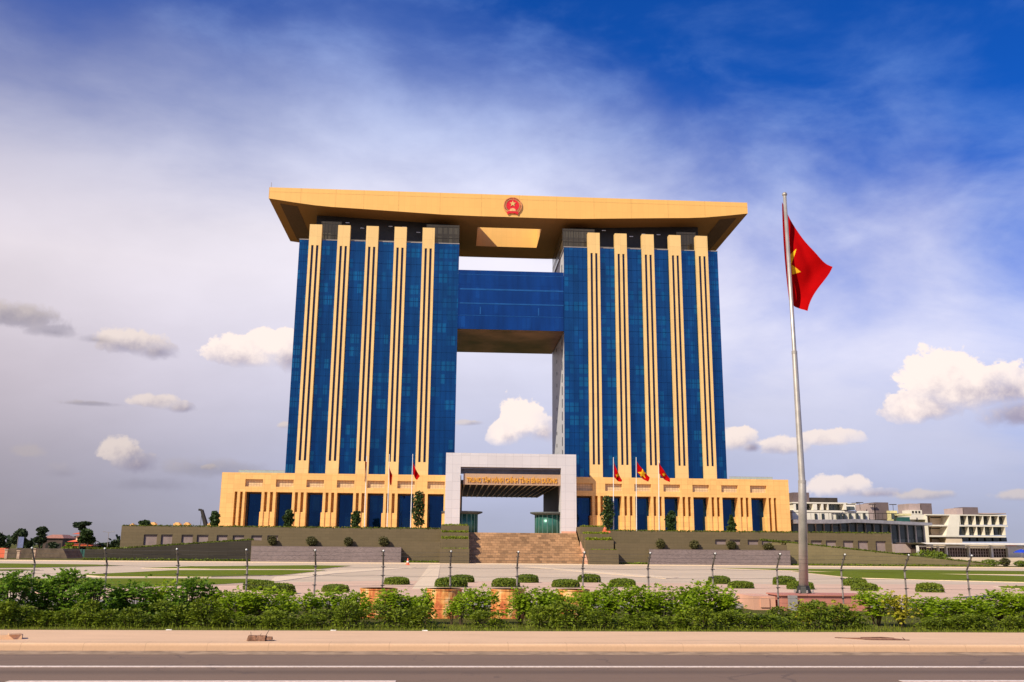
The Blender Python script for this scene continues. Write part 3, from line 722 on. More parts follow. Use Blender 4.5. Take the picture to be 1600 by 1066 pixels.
# stone screens, shelf, ramps
for sg,(x0,x1,zt_) in ((-1,(-42.6,-10.7,1.52)),(1,(43.7,75.2,1.55))):
    b=MB(); b.box(x0,x1,204,204.7,-2.5,zt_); b.box(x0,x1,203.96,204.74,zt_,zt_+.06)
    tag(b.build('stone_wall',M['grey']),'low grey rubble-faced wall below the terrace, %s of the staircase'%('left' if sg<0 else 'right'),'wall',group='grey stone walls below the terrace')
b=MB(); b.box(-43.1,-2.32,206,217,-2.5,2.75); b.box(-42.6,-10.7,204.7,206,-2.5,1.4)
tag(b.build('terrace_shelf',M['olive']),'olive stone shelf between the grey wall and terrace, left of the stairs','retaining wall')
b=MB(); b.box(36.42,75.3,206,217,-2.5,2.75); b.box(43.7,75.2,204.7,206,-2.5,1.4)
tag(b.build('terrace_shelf',M['olive']),'olive stone shelf between the grey wall and terrace, right of the stairs','retaining wall')
# ramps
rl=empty('ramp','dark ramp bank rising to the terrace on the left, grass along its top','ramp',(-75,206,-1.8))
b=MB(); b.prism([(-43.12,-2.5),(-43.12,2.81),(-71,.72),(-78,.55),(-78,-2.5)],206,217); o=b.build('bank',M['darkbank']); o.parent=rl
sl=lambda x: 2.81+(x+43.1)*(2.81-.72)/27.9 if x>-71 else .68
b=MB(); hedge_strip(b,-78,-43.2,206,209,0,.35,20,.16,sl); o=b.build('foliage',LF['parapet']); o.parent=rl; keep(rl)
rl=empty('ramp','sunlit tan stone ramp wall sloping down at the right, grass along its top','ramp',(98,206,-1.8))
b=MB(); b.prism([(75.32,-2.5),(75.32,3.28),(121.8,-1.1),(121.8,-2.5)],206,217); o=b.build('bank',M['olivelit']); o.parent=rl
sr=lambda x: 3.28-(x-75.3)*(4.38/46.5)
b=MB(); hedge_strip(b,70,121.8,206,209,0,.4,20,.17,sr); o=b.build('foliage',LF['parapet']); o.parent=rl; keep(rl)
# ground hedges at wall feet
for nm,(x0,x1,h) in {'dark ramp bank':(-78,-43,.75),'shelf between grey wall and left planter':(-10.3,-2.6,.7),'shelf between right planter and grey wall':(37,43.4,.6),'tan ramp wall':(75.6,121.8,.6)}.items():
    b=MB(); hedge_strip(b,x0,x1,204.2 if x0<0 else 204.3,205.9,-1.8,h,34,.14)
    tag(b.build('border_hedge',LF['low']),'low rough border hedge at the foot of the %s'%nm,'hedge')
# ================================================================ FLAGPOLES
def flag_mesh(pt_fn,nu,nv,star_fn):
    b=MB(); 
    for j in range(nv+1):
        for i in range(nu+1): b.v.append(tuple(pt_fn(i/nu,j/nv)))
    for j in range(nv):
        for i in range(nu):
            k=j*(nu+1)+i; b.f.append((k,k+1,k+nu+2,k+nu+1)); 
            b.mi.append(1 if star_fn((i+.5)/nu,(j+.5)/nv,pt_fn((i+.5)/nu,(j+.5)/nv)) else 0)
    return b
def bez(P,t):
    n=len(P)-1; r=Vector((0,0,0))
    for i,p in enumerate(P): r+=Vector(p)*(math.comb(n,i)*t**i*(1-t)**(n-i))
    return r
FY=29.5
def px(u,v,dy=0): return S(u,v,FY+dy)
base=px(1256,928); base.z=.40
big=empty('flagpole','tall tapering steel flagpole on a red brick plinth, right of the building','flagpole',tuple(base))
secs=[((1256,927),.150),((1253.4,757),.125),((1253.1,750),.105),((1241.5,553),.088),((1241.2,549),.070),((1226,306),.060)]
b=MB(); b.tube([px(*q) for q,r in secs],[r for q,r in secs],20); o=b.build('pole',M['steel'],smooth=False); o.parent=big
for f in o.data.polygons: f.use_smooth=len(f.vertices)==4
for q,r in (((1253.3,753),.127),((1241.3,551),.092)):
    c=px(*q); b=MB(); b.tube([c-Vector((0,0,.05)),c+Vector((0,0,.05))],r,20); o=b.build('collar',M['steel']); o.parent=big
c=px(1226,304); b=MB(); b.lathe([(.062,-.06),(.085,-.02),(.085,.03),(.05,.07),(.01,.08)],c.x,c.y,c.z,16); o=b.build('finial',M['steel']); o.parent=big
c=px(1256,928); b=MB()
b.lathe([(.27,0),(.25,.05),(.19,.22),(.17,.24)],c.x,c.y,.39,8); o=b.build('base_shroud',M['black']); o.parent=big
for k in range(8):
    a=k*PI/4; b=MB(); b.lathe([(.03,0),(.03,.07),(.01,.09)],c.x+.3*math.cos(a),c.y+.3*math.sin(a),.42,6); o=b.build('bolt',M['steel']); o.parent=big
keep(big)
TL=[(1222,316,.25),(1222,345,.3),(1224,390,.3),(1228,430,.22),(1233,470,.12)]      # hoist side, behind the pole
TR=[(1301,417,-.5),(1293,440,-.3),(1268,452,.2),(1262,486,.1)]
TOP=[(1222,316,.25),(1238,345,.35),(1264,384,-.3),(1272,408,.2),(1301,417,-.5)]
BOT=[(1233,470,.12),(1243,482,.3),(1262,486,.1)]
cv=lambda P:[px(a,b_,d) for a,b_,d in P]
cTL,cTR,cT,cB=cv(TL),cv(TR),cv(TOP),cv(BOT)
def big_pt(s,t):
    L=bez(cTL,t); R=bez(cTR,t); T=bez(cT,s); B=bez(cB,s)
    p=L*(1-s)+R*s+T*(1-t)+B*t-(cT[0]*(1-s)*(1-t)+cT[-1]*s*(1-t)+cB[0]*(1-s)*t+cB[-1]*s*t)
    w=math.sin(s*7+t*5)*.10+math.sin(s*3.2-t*9+1)*.09+math.sin(s*15+t*3)*.02; p=p.copy(); e=4*s*(1-s); p.y+=w*(e*.9+.12*s); return p
def intri(p,a,b_,c):
    f=lambda a,b_:(p[0]-b_[0])*(a[1]-b_[1])-(a[0]-b_[0])*(p[1]-b_[1])
    d=(f(a,b_),f(b_,c),f(c,a)); return not(min(d)<0 and max(d)>0)
tri=[((1235,398),(1246,387.5),(1240,410)),((1239.5,410),(1253.5,423.5),(1242,425.5))]
tri=[tuple((px(*q).x,px(*q).z) for q in t_) for t_ in tri]
b=flag_mesh(big_pt,170,150,lambda s,t,p:any(intri((p.x,p.z),*q) for q in tri))
fl=b.build('flag',[M['red'],M['star']],smooth=True); tag(fl,'large red flag with a folded yellow star, drooping from the tall steel pole','flag')
# brick plinth
b=MB(); b.box(10.2,13.0,28.6,29.85,-.3,.36); b.box(10.15,13.05,28.55,29.88,.36,.40); pl=b.build('brick_plinth',M['brick']); tag(pl,'low red brick plinth under the tall steel flagpole','plinth')
b=MB(); b.box(9.4,10.1,28.9,30.6,-.3,.33); b.box(9.62,9.9,28.86,28.9,.0,.28); tag(b.build('brick_block',[M['salmon']]),'small faded salmon masonry block left of the red brick plinth','block')
b=MB(); b.box(10.35,10.6,28.35,28.5,-.1,.38); tag(b.build('meter_box',M['greywall']),'small grey metal box in front of the red brick plinth','box')
# six small poles
FL=[((569.5,823,573,714),[(573,722),(569.5,752),(571.5,720),(571,748)],'narrow folded red flag','leftmost pole, left of the portal'),
    ((605,823,608.5,711),[(608,722),(609,755),(613,742),(612,757)],'thin furled dark red flag','middle pole left of the portal'),
    ((641.7,823,645,711),[(645,720),(646,741),(656,744),(652,750)],'half-open red flag','pole nearest the portal on its left'),
    ((958.5,828,958.5,716),[(959,720),(960,746),(972,750),(971,753)],'half-open red flag with a pale star','pole nearest the portal on its right'),
    ((994.5,828,994,716),[(995,721),(995.5,738),(1015.5,746),(1012.5,753)],'spread red flag with a bright yellow star','middle pole right of the portal'),
    ((1030,828,1029,720),[(1029.5,722),(1030,740),(1047,748),(1046,753.5)],'drooping red flag with a small star','rightmost terrace pole')]
for (x,y0,x2,y1),q,lab,where in FL:
    a=S(x,y0,221); a.z=tz; t_=S(x2,y1,221)
    r=empty('terrace_flagpole','slender white flagpole, %s'%where,'flagpole',tuple(a),group='white flagpoles on the terrace')
    b=MB(); b.tube([a,a+(t_-a)*.5,t_],[.13,.11,.07],8); o=b.build('pole',M['white']); o.parent=r
    b=MB(); b.lathe([(.09,0),(.13,.1),(.01,.22)],t_.x,t_.y,t_.z,8); o=b.build('finial',M['white']); o.parent=r; keep(r)
    tl,bl,tr_,br_=[S(u,v,220.8) for u,v in q]
    ctop=(tl+tr_)/2+Vector((-.5,0,.1)); crt=(tr_+br_)/2+Vector((.2,0,-.2))
    def fp(s,t,tl=tl,bl=bl,tr_=tr_,br_=br_,ctop=ctop):
        T=bez([tl,ctop,tr_],s); B=bl*(1-s)+br_*s+Vector((0,0,-.35*math.sin(PI*s))); p=T*(1-t)+B*t; p.y+=.5*math.sin(s*9+t*3)*s*(1-.3*s); return p
    ce=fp(.5,.5); R=1.35 if 'bright' in lab else (.55 if 'star' in lab else 0)
    def stf(s,t,p,ce=ce,R=R):
        dx,dz=p.x-ce.x,p.z-ce.z; rr=math.hypot(dx,dz)
        if rr>R: return False
        an=(math.atan2(dz,dx)-PI/2)%(2*PI/5); an=min(an,2*PI/5-an)
        return rr*math.cos(PI/5*2-an)*1.0<R*math.sin(PI/10)/math.sin(PI/10+PI/5)*math.cos(PI/5)*.95 if True else False
    b=flag_mesh(fp,50,40,stf); tag(b.build('flag',[M['red'],M['star']],smooth=True),lab+' on the '+where,'flag',group='red flags on the terrace poles')
# ================================================================ VEGETATION
def crown(mb,lobes,n,sz,fill=.75):
    for (cx,cy,cz,rx,ry,rz) in lobes:
        k=int(n*rx*rz/sum(l[3]*l[5] for l in lobes))
        for _ in range(k):
            d=rv(); r=random.uniform(fill,1.08)**1.0*(1 if random.random()<.75 else random.uniform(.3,.9))
            p=Vector((cx+d.x*rx*r,cy+d.y*ry*r,cz+d.z*rz*r)); u=rv()*sz*random.uniform(.6,1.4); w=u.cross(rv()).normalized()*sz*random.uniform(.4,.9); mb.quad(p,u,w)
def tree(loc,h,lobes,n,sz,label,lm,name='tree',tr=.18,cat='tree',group=None,limbs=4):
    r=empty(name,label,cat,tuple(loc),group)
    b=MB(); b.tube([(0,0,-.2),(random.uniform(-.1,.1),0,h*.35),(random.uniform(-.2,.2),0,h*.7),(0,0,h*.9)],[tr,tr*.8,tr*.5,tr*.15],8)
    for k in range(limbs):
        l=random.choice(lobes); z0=h*random.uniform(.3,.6); b.tube([(0,0,z0),(l[0]*.6,l[1]*.6,(z0+l[2])/2),(l[0],l[1],l[2])],[tr*.45,tr*.3,tr*.1],6)
    b.build('trunk',M['trunk'],r); b=MB(); crown(b,lobes,n,sz); b.build('crown',LF[lm],r); return r
def col_tree(u,vt,vb,wpx,y,label,conic=False,z0=None):
    a=S(u,vb,y); t_=S(u,vt,y); w=wpx/FOC*y/2
    zb=tz if z0 is None else z0; h=t_.z-zb; L=[]
    n=6
    for k in range(n):
        f=(k+.6)/n; ww=w*(1-f*.75 if conic else (.75+.35*math.sin(f*PI)))*random.uniform(.85,1.1)
        L.append((random.uniform(-.25,.25)*w,random.uniform(-.2,.2)*w,h*(.16+.80*f),ww,ww,h*.8/n*.8))
    return tree((a.x,y,zb),h,L,900,.22,label,'tree','terrace_tree',.14,'tree','small dark trees on the terrace',3)
col_tree(334.5,799,822,12,221,'small dark columnar tree just left of the yellow podium end')
col_tree(449.5,797,823,14,221,'round-headed dark small tree before the second podium window from the left')
col_tree(555,799,823,13,221,'small dark tree beside the leftmost terrace flagpole')
col_tree(653.5,768,826,19,220.5,'tall dark columnar tree beside the left portal leg')
col_tree(950,776,829,18,220.5,'tall dark tiered tree just right of the portal')
col_tree(1048.5,799,827,14,221,'small dark tree before a podium window right of the rightmost flagpole')
col_tree(1143.5,805,829,15,221,'conical dark small tree near the right end of the podium',True)
col_tree(226,814,824,14,219,'small bushy tree on the left end of the terrace',z0=5.7)
# mid-terrace balls
k=0
for side,lst in (('left',((425,837,852,13),(486.5,838,853,17),(544,839,853,13),(599,838,853,16))),('right',((1032,842,857,14),(1085,844,857,14),(1143,845,859,15),(1200,848,860,16)))):
    for i,(u,vt,vb,w) in enumerate(lst):
        a=S(u,vb,205.3); zt_=S(u,vt,205.3).z; ww=w/FOC*205/2; h=(zt_-1.45)
        tree((a.x,205.3,1.42),h,[(0,0,h*.58,ww*1.0,ww,h*.42),(ww*.2,0,h*.5,ww*.9,ww*.9,h*.36)],700,.12,'round bush above the grey wall %s of the stairs, %s from left'%(side,ORD[i]),'oliveball','round_bush',.07,'bush','round bushes above the grey stone walls',2)
# clipped plaza bushes
pr=[]
for v in range(3):
    b=MB(); b.lathe([(.80,.02),(.88,.2),(.74,.38),(.3,.47),(.02,.48)],0,0,0,14)
    core=b
    b2=MB()
    for _ in range(2300):
        a=random.uniform(0,2*PI); t_=random.random(); rr=math.sqrt(t_) if random.random()<.55 else 1.
        z=.5*(1-rr**5*.25) if rr<1 else random.uniform(.02,.46)
        R_=(1.0-.16*(z/.5)**3)*(rr if rr<1 else 1)*random.uniform(.93,1.06)
        p=Vector((R_*math.cos(a),R_*math.sin(a),z*random.uniform(.92,1.1)+.02*math.sin(a*5)))
        u=rv()*.045*random.uniform(.6,1.4); w=u.cross(rv()).normalized()*.03; b2.quad(p,u,w)
    pr.append((core,b2))
BU=[(405,924,44,14,'leftmost of all'),(436,930,44,15,'second from the left, partly behind the hedge'),(524,927,38,11,'third from the left, alone'),
 (620,915.5,36,11,'beside the pale path, right of the leftmost drum'),(705,919.5,46,14,'front one of the pair behind the second rusty drum'),(722,912,34,11,'back one of the pair behind the second rusty drum'),
 (790,919.5,40,13,'front one of the pair behind the third rusty drum'),(824,912.5,32,12,'back one of the pair behind the third rusty drum'),(884,920,40,12,'directly behind the fourth rusty drum'),
 (920.5,912,33,12,'behind the fence post right of the fourth rusty drum'),(972.5,919,38,12,'alone between the two fence posts right of the staircase foot'),(1124,914.5,32,12,'back one of the pair left of the brick plinth'),(1157.5,921.5,37,11,'front one of the pair left of the brick plinth'),
 (1226,916,33,13,'just left of the flagpole'),(1251,923,38,12,'half hidden behind the flagpole base'),(1336,917.5,34,12,'back one of the pair right of the brick plinth'),(1351,925.5,38,12,'front one of the pair right of the brick plinth'),(1453,927.5,38,14,'rightmost of all, alone')]
protos=[]
for i,(u,v,w,h,lab) in enumerate(BU):
    g=G(u,v-1.5); sw=w/FOC*g.y/2; L='clipped plaza bush, '+lab
    if i<3:
        r=empty('clipped_bush',L,'bush',(0,0,0),'clipped bushes on the plaza'); pr[i][0].build('inner_twigs',LF['tree'],r); pr[i][1].build('foliage',LF['clip'],r); protos.append(r)
    else: r=copy_tree(protos[i%3]); r['label']=L
    r.location=(g.x,g.y,gz(g.y)); hz=(h/FOC*g.y)/.5*.92; r.scale=(sw/.97,sw/.97,hz); r.rotation_euler=(0,0,random.uniform(0,6))
# --- hedge plants in front of the fence
POSTX=[-10.9,-9.05,-7.2,-5.4,-3.6,-1.8,0,1.81,3.6,5.4,7.19,9.0,10.82,12.63,14.43,16.25]
POSTX=[-12.75]+POSTX+[18.1]
def palm(b,p,d,sz):                      # palmate leaf: fan of drooping leaflets
    side=d.cross(Vector((0,0,1))); side=side.normalized() if side.length>.01 else Vector((1,0,0)); up=side.cross(d).normalized()
    n=random.choice((5,6,7)); 
    for k in range(n):
        a=(k-(n-1)/2)*.58; q=(d*math.cos(a)+side*math.sin(a)+Vector((0,0,-.35-.45*random.random()))).normalized()
        w=(q.cross(up).normalized()+up*random.uniform(-.4,.4)).normalized()*sz*.24; b.kite(p,q,w,sz*(1-.08*abs(k-(n-1)/2))*random.uniform(.85,1.1))
def tall_plant(h,w,nl,sz,seed,bare=.35,stems=9):
    random.seed(seed); st=MB(); lf=MB(); heads=[]
    for k in range(stems):
        a=random.uniform(0,6.28); r=w*math.sqrt(random.random())*.8; top=Vector((r*math.cos(a),r*math.sin(a)*.8,h*random.uniform(.70,.93)*(1-.18*(r/w)**2)))
        mid=top*.5+Vector((random.uniform(-.05,.05),0,h*.06)); st.tube([(top.x*.15,top.y*.15,-.05),mid,top],[.014,.011,.006],5); heads.append((top,random.uniform(.18,.30)*w/.4))
        for _ in range(2):
            z=random.uniform(bare,.75)*h; heads.append((Vector((random.uniform(-1,1)*w*.85,random.uniform(-1,1)*w*.7,z)),random.uniform(.14,.24)*w/.4))
    for _ in range(nl):
        c,R=random.choice(heads); d=rv(); d.z=abs(d.z)*.9-.25 if random.random()<.75 else d.z; d.normalize()
        p=c+d*R*random.uniform(.35,1.0); p.z=max(p.z,h*bare*.8)
        q=(d+Vector((random.gauss(0,.4),random.gauss(0,.4)-.15,random.uniform(-.1,.5)))).normalized(); palm(lf,p,q,sz*random.uniform(.7,1.25))
    return st,lf
def low_shrub(h,w,n,sz,seed):
    random.seed(seed); st=MB(); lf=MB(); heads=[]
    for k in range(10):
        a=random.uniform(0,6.28); r=w*random.uniform(.1,.85); z=h*random.uniform(.35,.86)*(1-.25*(r/w)**2); c=Vector((math.cos(a)*r,math.sin(a)*r*.8,z)); heads.append((c,random.uniform(.13,.24)))
        st.tube([(0,0,-.05),(c.x*.5,c.y*.5,z*.5),tuple(c)],[.01,.008,.004],4)
    for _ in range(n):
        c,R=random.choice(heads); d=rv(); 
        if random.random()<.7: d.z=abs(d.z)
        p=c+Vector((d.x*R,d.y*R,d.z*R*1.15))*random.uniform(.6,1.05)
        if p.z<.03: p.z=random.uniform(.03,h*.3)
        q=(d+rv()*.5+Vector((0,-.2,-.25))).normalized(); ww=(q.cross(rv())).normalized()*sz*.34; lf.kite(p,q,ww,sz*random.uniform(.7,1.3))
    for _ in range(n//5):
        a=random.uniform(0,6.28); r=w*math.sqrt(random.random()); p=Vector((math.cos(a)*r,math.sin(a)*r*.7,random.uniform(.02,h*.35))); q=rv(); ww=q.cross(rv()).normalized()*sz*.3; lf.kite(p,q,ww,sz)
    return st,lf
TPR={}
def tproto(kind,v):
    key=(kind,v)
    if key in TPR: return TPR[key]
    if kind=='tall': st,lf=tall_plant(1.,.43,720,.074,100+v,.25,11); lm='hedge' 
    elif kind=='dark': st,lf=tall_plant(1.,.47,850,.082,200+v,.05,13); lm='hedgedark'
    elif kind=='yel': st,lf=tall_plant(1.,.42,340,.085,300+v,.25); lm='yellowish'
    elif kind=='sparse': st,lf=tall_plant(1.,.33,260,.088,400+v,.38,6); lm='hedge'
    else: st,lf=low_shrub(1.,.60,1000,.085,500+v); lm='low'
    me=[]
    for mb,nm,m in ((st,'stem',M['trunk']),(lf,'leaves',LF[lm])):
        o=mb.build(nm,m); me.append(o.data); bpy.data.objects.remove(o)
    TPR[key]=me; return me
RS=random.Random(11)
def plant(kind,u,vtop,Y,wid,label,group,name):
    me=tproto(kind,RS.randrange(4)); z0=.02; p=S(u,vtop,Y); h=max(.15,(p.z-z0))
    r=empty(name,label,'plant' if name=='hedge_plant' else 'shrub',(p.x,Y,z0),group)
    for d,nm in zip(me,('stem','leaves')): o=bpy.data.objects.new(nm,d); COL.objects.link(o); o.parent=r
    s=wid; zsc=h/(1.03 if kind!='low' else 1.0); r.scale=(s,s,zsc); r.rotation_euler=(0,0,RS.uniform(-.6,.6)+(PI if RS.random()<.5 else 0)); return r
def where(u,Y,used):
    x=S(u,900,25.5).x; best=min(range(len(POSTX)),key=lambda i:abs(POSTX[i]-x)); d=(x-POSTX[best])/1.81
    i=best-1
    nm=ORD[i]+' fence post from the left' if 0<=i<16 else ('leftmost fence post' if i<0 else 'rightmost fence post')
    C=['well left of','just left of','directly before','just right of','well right of']; k=0 if d<-.34 else 1 if d<-.12 else 2 if d<.12 else 3 if d<.34 else 4
    for kk in sorted(range(5),key=lambda q:abs(q-k)):
        t='%s the %s'%(C[kk],nm)
        if t not in used: used.add(t); return t
    return None
TALL=[(706,943,'sparse',.6),(-40,902,'dark',1.1),(22,899,'dark',1.15),(66,914,'dark',.9),(112,897,'dark',1.2),(152,904,'dark',1.1),(192,920,'dark',.85),(218,912,'dark',1.05),(262,915,'tall',1.),(300,911,'dark',1.1),(340,918,'tall',1.05),(376,923,'tall',1.0),
 (412,919,'tall',1.15),(446,922,'tall',.95),(484,926,'sparse',1.05),(522,923,'sparse',.9),(556,920,'tall',1.0),(612,924,'tall',1.05),(648,931,'tall',.85),(668,927,'sparse',.7),(722,931,'sparse',.8),(748,923,'tall',1.05),(812,919,'tall',.85),(842,925,'tall',1.05),
 (866,927,'tall',.9),(915,925,'tall',.95),(950,917,'tall',1.1),(990,915,'tall',1.2),(1032,923,'tall',1.05),(1068,922,'tall',1.0),(1100,913,'tall',1.25),(1134,922,'tall',1.05),
 (1216,951,'low',.9),(1262,938,'yel',.85),(1312,938,'yel',.9),(1290,948,'tall',.8),(1366,929,'tall',1.15),(1404,930,'yel',.9),(1442,934,'tall',1.0),(1480,932,'tall',1.05),(1517,927,'tall',1.1),(1556,925,'tall',1.1),(1596,920,'tall',1.15),(1640,922,'tall',1.1)]
used=set()
for u,v,kd,w in TALL:
    Y=21.6+RS.uniform(-.5,.5); kn='low' if kd=='low' else kd
    plant(kd,u,v-2+RS.uniform(-5,6),Y,w*.92,{'dark':'tall deep-green leafy hedge plant','tall':'bright green leafy hedge plant','sparse':'thin leggy green hedge plant','yel':'yellowish green hedge plant','low':'low green hedge plant'}[kd]+' '+where(u,Y,used),'leafy hedge plants behind the pavement','hedge_plant')
used=set(); u=-30
while u<1640:
    gap = 545<u<610 or 660<u<740 or 785<u<810 or 1340<u<1480
    v=952 if u<420 else 955
    if not gap or RS.random()<.2:
        wh=where(u,20,used)
        if wh: plant('low',u,v+RS.uniform(-16,12)+(10 if gap else 0),20.3+RS.uniform(-.25,.3),RS.uniform(.62,.95),'low dark front-row shrub '+wh,'low shrubs along the pavement edge','low_shrub')
    u+=RS.uniform(30,44)
# grass verge
b=MB(); random.seed(5)
for _ in range(22000):
    x=random.uniform(-13,15); y=19.02+abs(random.gauss(0,.9)) if random.random()<.75 else random.uniform(19.1,24.5); h=random.uniform(.03,.09)*(1+1.2*(random.random()<.10)); a=random.uniform(0,PI); w=Vector((math.cos(a),math.sin(a),0))*.007
    p=Vector((x,y,.0 if y>23 else .05)); t_=p+Vector((random.gauss(0,.03),random.gauss(0,.03),h)); b.add([p-w,p+w,t_],[(0,1,2)])
tag(b.build('grass',LF['grass']),'bright green grass growing at the hedge foot along the pavement','grass',kind='stuff')
# ================================================================ BARRELS, FENCE, SMALL THINGS
random.seed(9)
def barrel(x,w,lab):
    r=w/2; y=24.3; r0=empty('rusty_drum','rust-stained open steel drum standing behind the hedge, '+lab,'drum',(x,y,-.04),'rusty drums behind the hedge')
    b=MB(); n=28; pr_=[(r,0),(r*1.02,.02),(r,.04),(r,.25),(r*1.025,.27),(r,.29),(r,.5),(r*1.025,.52),(r,.54),(r,.70),(r*1.04,.715),(r*1.04,.745),(r*.97,.745),(r*.965,.70),(r*.965,.08),(.01,.08)]
    b.lathe(pr_,0,0,0,n); o=b.build('shell',M['rust'],r0); 
    b=MB(); b.lathe([(r*.94,.0),(r*.94,.62),(.01,.63)],0,0,0,n); b.build('fill',M['concrete'],r0); return r0
barrel(-1.81,.92,'leftmost of the four'); barrel(-.14,.90,'second from the left'); barrel(1.49,.87,'third from the left'); barrel(3.19,.80,'rightmost of the four')
fe=empty('wire_fence','barbed wire fence on grey steel posts with bent tops, running along behind the hedge','fence',(1.8,25.5,0))
for i,x in enumerate(POSTX):
    ln=random.uniform(-.02,.02); b=MB(); b.tube([(x-ln,25.5,-.3),(x,25.5,1.24),(x+.0,25.36,1.42),(x+.01,25.20,1.62)],.024,8)
    po=b.build('post',M['post']); po.parent=fe
    b=MB()
    for z in (.45,.72,.98,1.2): b.box(x-.055,x+.055,25.46,25.475,z,z+.018)
    for k in (.35,.95): b.box(x-.05,x+.05,25.36-.16*k-.02,25.36-.16*k,1.42+.2*k,1.44+.2*k)
    o=b.build('clip',M['black']); o.parent=po
    b=MB(); b.lathe([(.02,0),(.03,.02),(.01,.045)],x+.01,25.20,1.61,8); o=b.build('cap',M['litter']); o.parent=po
b=MB()
for (y,z) in ((25.20,1.60),(25.28,1.50),(25.37,1.40),(25.46,1.2),(25.46,.98),(25.46,.72),(25.46,.45)):
    for x0,x1 in zip(POSTX,POSTX[1:]): b.tube([(x0,y,z),((x0+x1)/2,y,z-.02),(x1,y,z)],.0028,4,False)
o=b.build('wire',M['wire']); o.parent=fe
keep(fe)
def blob(b,c,r,seed,n=9,flat=.6):
    rr=random.Random(seed); pts=[]
    b.add([(c[0]+r*x*rr.uniform(.8,1.15),c[1]+r*y*rr.uniform(.8,1.15),c[2]+r*flat*z*rr.uniform(.8,1.1)) for x,y,z in
      ((-1,-1,-1),(1,-1,-1),(1,1,-1),(-1,1,-1),(-.9,-.9,1),(.9,-.9,1),(.9,.9,1),(-.9,.9,1))],[(0,3,2,1),(4,5,6,7),(0,1,5,4),(1,2,6,5),(2,3,7,6),(3,0,4,7)])
# kerb slab left
b=MB(); b.slab([(-8.9,16.95),(-7.42,17.2),(-7.5,17.42),(-9.3,17.3)],.12,.19); b.slab([(-7.6,17.1),(-7.43,17.2),(-7.5,17.34),(-7.68,17.24)],.19,.215)
tag(b.build('kerb_slab',M['kerb']),'broken concrete kerb slab lying on the pavement at far left','slab')
r=empty('broken_masonry','small broken brick block with bent wires on the kerb, left of centre','rubble',(-3.3,17.0,.12))
b=MB(); 
for k,(x,w) in enumerate(((-.12,.08),(.03,.085),(.17,.05))): blob(b,(x,0,.045),w,k,flat=.55)
b.build('brick_lump',mat('old_brick',(.25,.13,.08),.9,.4,20,obj=True),r)
b=MB(); b.tube([(-.15,0,.08),(-.16,0,.15)],.004,4); b.tube([(.1,0,.08),(.13,-.02,.13),(.16,0,.19)],.005,4); b.tube([(.0,0,.08),(.02,.02,.12)],.004,4); b.tube([(.18,0,.0),(.26,0,.01)],.006,4); b.build('rebar',M['black'],r)
r=empty('manhole_frame','sunken manhole with cracked rusty frame on the pavement at right','manhole',(7.95,17.6,.121))
b=MB(); b.slab([(-.62,.18),(-.1,-.22),(.62,-.26),(.5,.1),(.0,.2)],-.05,.004); b.build('pit',mat('rusty_dust',(.34,.16,.09),.9,.4,9,obj=True),r)
b=MB(); b.tube([(-.62,.18,.0),(-.35,.0,.008),(-.1,-.22,.0),(.3,-.25,.006),(.62,-.26,.0)],[.012,.01,.014,.01,.012],5); b.tube([(.55,-.24,.0),(.52,-.2,.04)],.008,5); b.tube([(-.1,.22,.0),(.3,.17,.01),(.5,.1,.0)],.012,5); b.build('frame',mat('rusty_iron',(.13,.06,.04),.8,.3,20,obj=True),r)
for i,(u,v,lab) in enumerate(((664,984.5,'crumpled white litter at the grass edge before the rusty drums'),(264,985.5,'crumpled white litter at the grass edge, left part of the pavement'),(521,985,'small flat white scrap at the grass edge, left of the drums'))):
    p=S(u,v,19.05); b=MB()
    for k in range(3): blob(b,(p.x+(k-1)*.035,19.05,.124),.02,i*5+k,flat=.4)
    tag(b.build('litter',M['litter']),lab,'litter')
# cone / barrier on plaza
p=G(637,883); b=MB(); b.box(p.x-.45,p.x+.45,p.y-.45,p.y+.45,p.z,p.z+.12); r=empty('traffic_cone','red and white traffic cone on the plaza before the grey wall','cone',tuple(p))
b=MB(); b.box(-.5,.5,-.5,.5,0,.12); b.lathe([(.38,.12),(.28,.6),(.12,1.5),(.08,1.55)],0,0,0,14); b.build('body',M['orange'],r)
b=MB(); b.lathe([(.285,.6),(.22,.95)],0,0,0,14); b.build('band',M['litter'],r); r.scale=(.75,.75,.75)
b=MB(); p=S(947,829,212); b.box(p.x-.9,p.x+.9,211.5,212.3,p.z-.5,p.z-.1); b.lathe([(.3,-.1),(.35,.25),(.1,.8)],p.x-.3,211.9,p.z,8); tag(b.build('red_box',M['orange']),'small red box with a cone on the planter right of the stairs','box')  # plain red box with a small cone on top, not a lamp
# ================================================================ FAR RIGHT BUILDINGS
def boxpx(mb,u0,v0,u1,v1,y,d=12,zb=None):
    a=S(u0,v0,y); c=S(u1,v1,y); mb.box(a.x,c.x,y,y+d,c.z if zb is None else zb,a.z)
def far(name,label,y,u): 
    p=S(u,870,y); return empty(name,label,'building',(p.x,y,-1.82))
def fp_(mb,name,m,r,parent=None):
    o=mb.build(name,m)
    o.parent=parent or r
    if parent is None: o.matrix_parent_inverse=Matrix.Translation(-Vector(r.location))
    return o
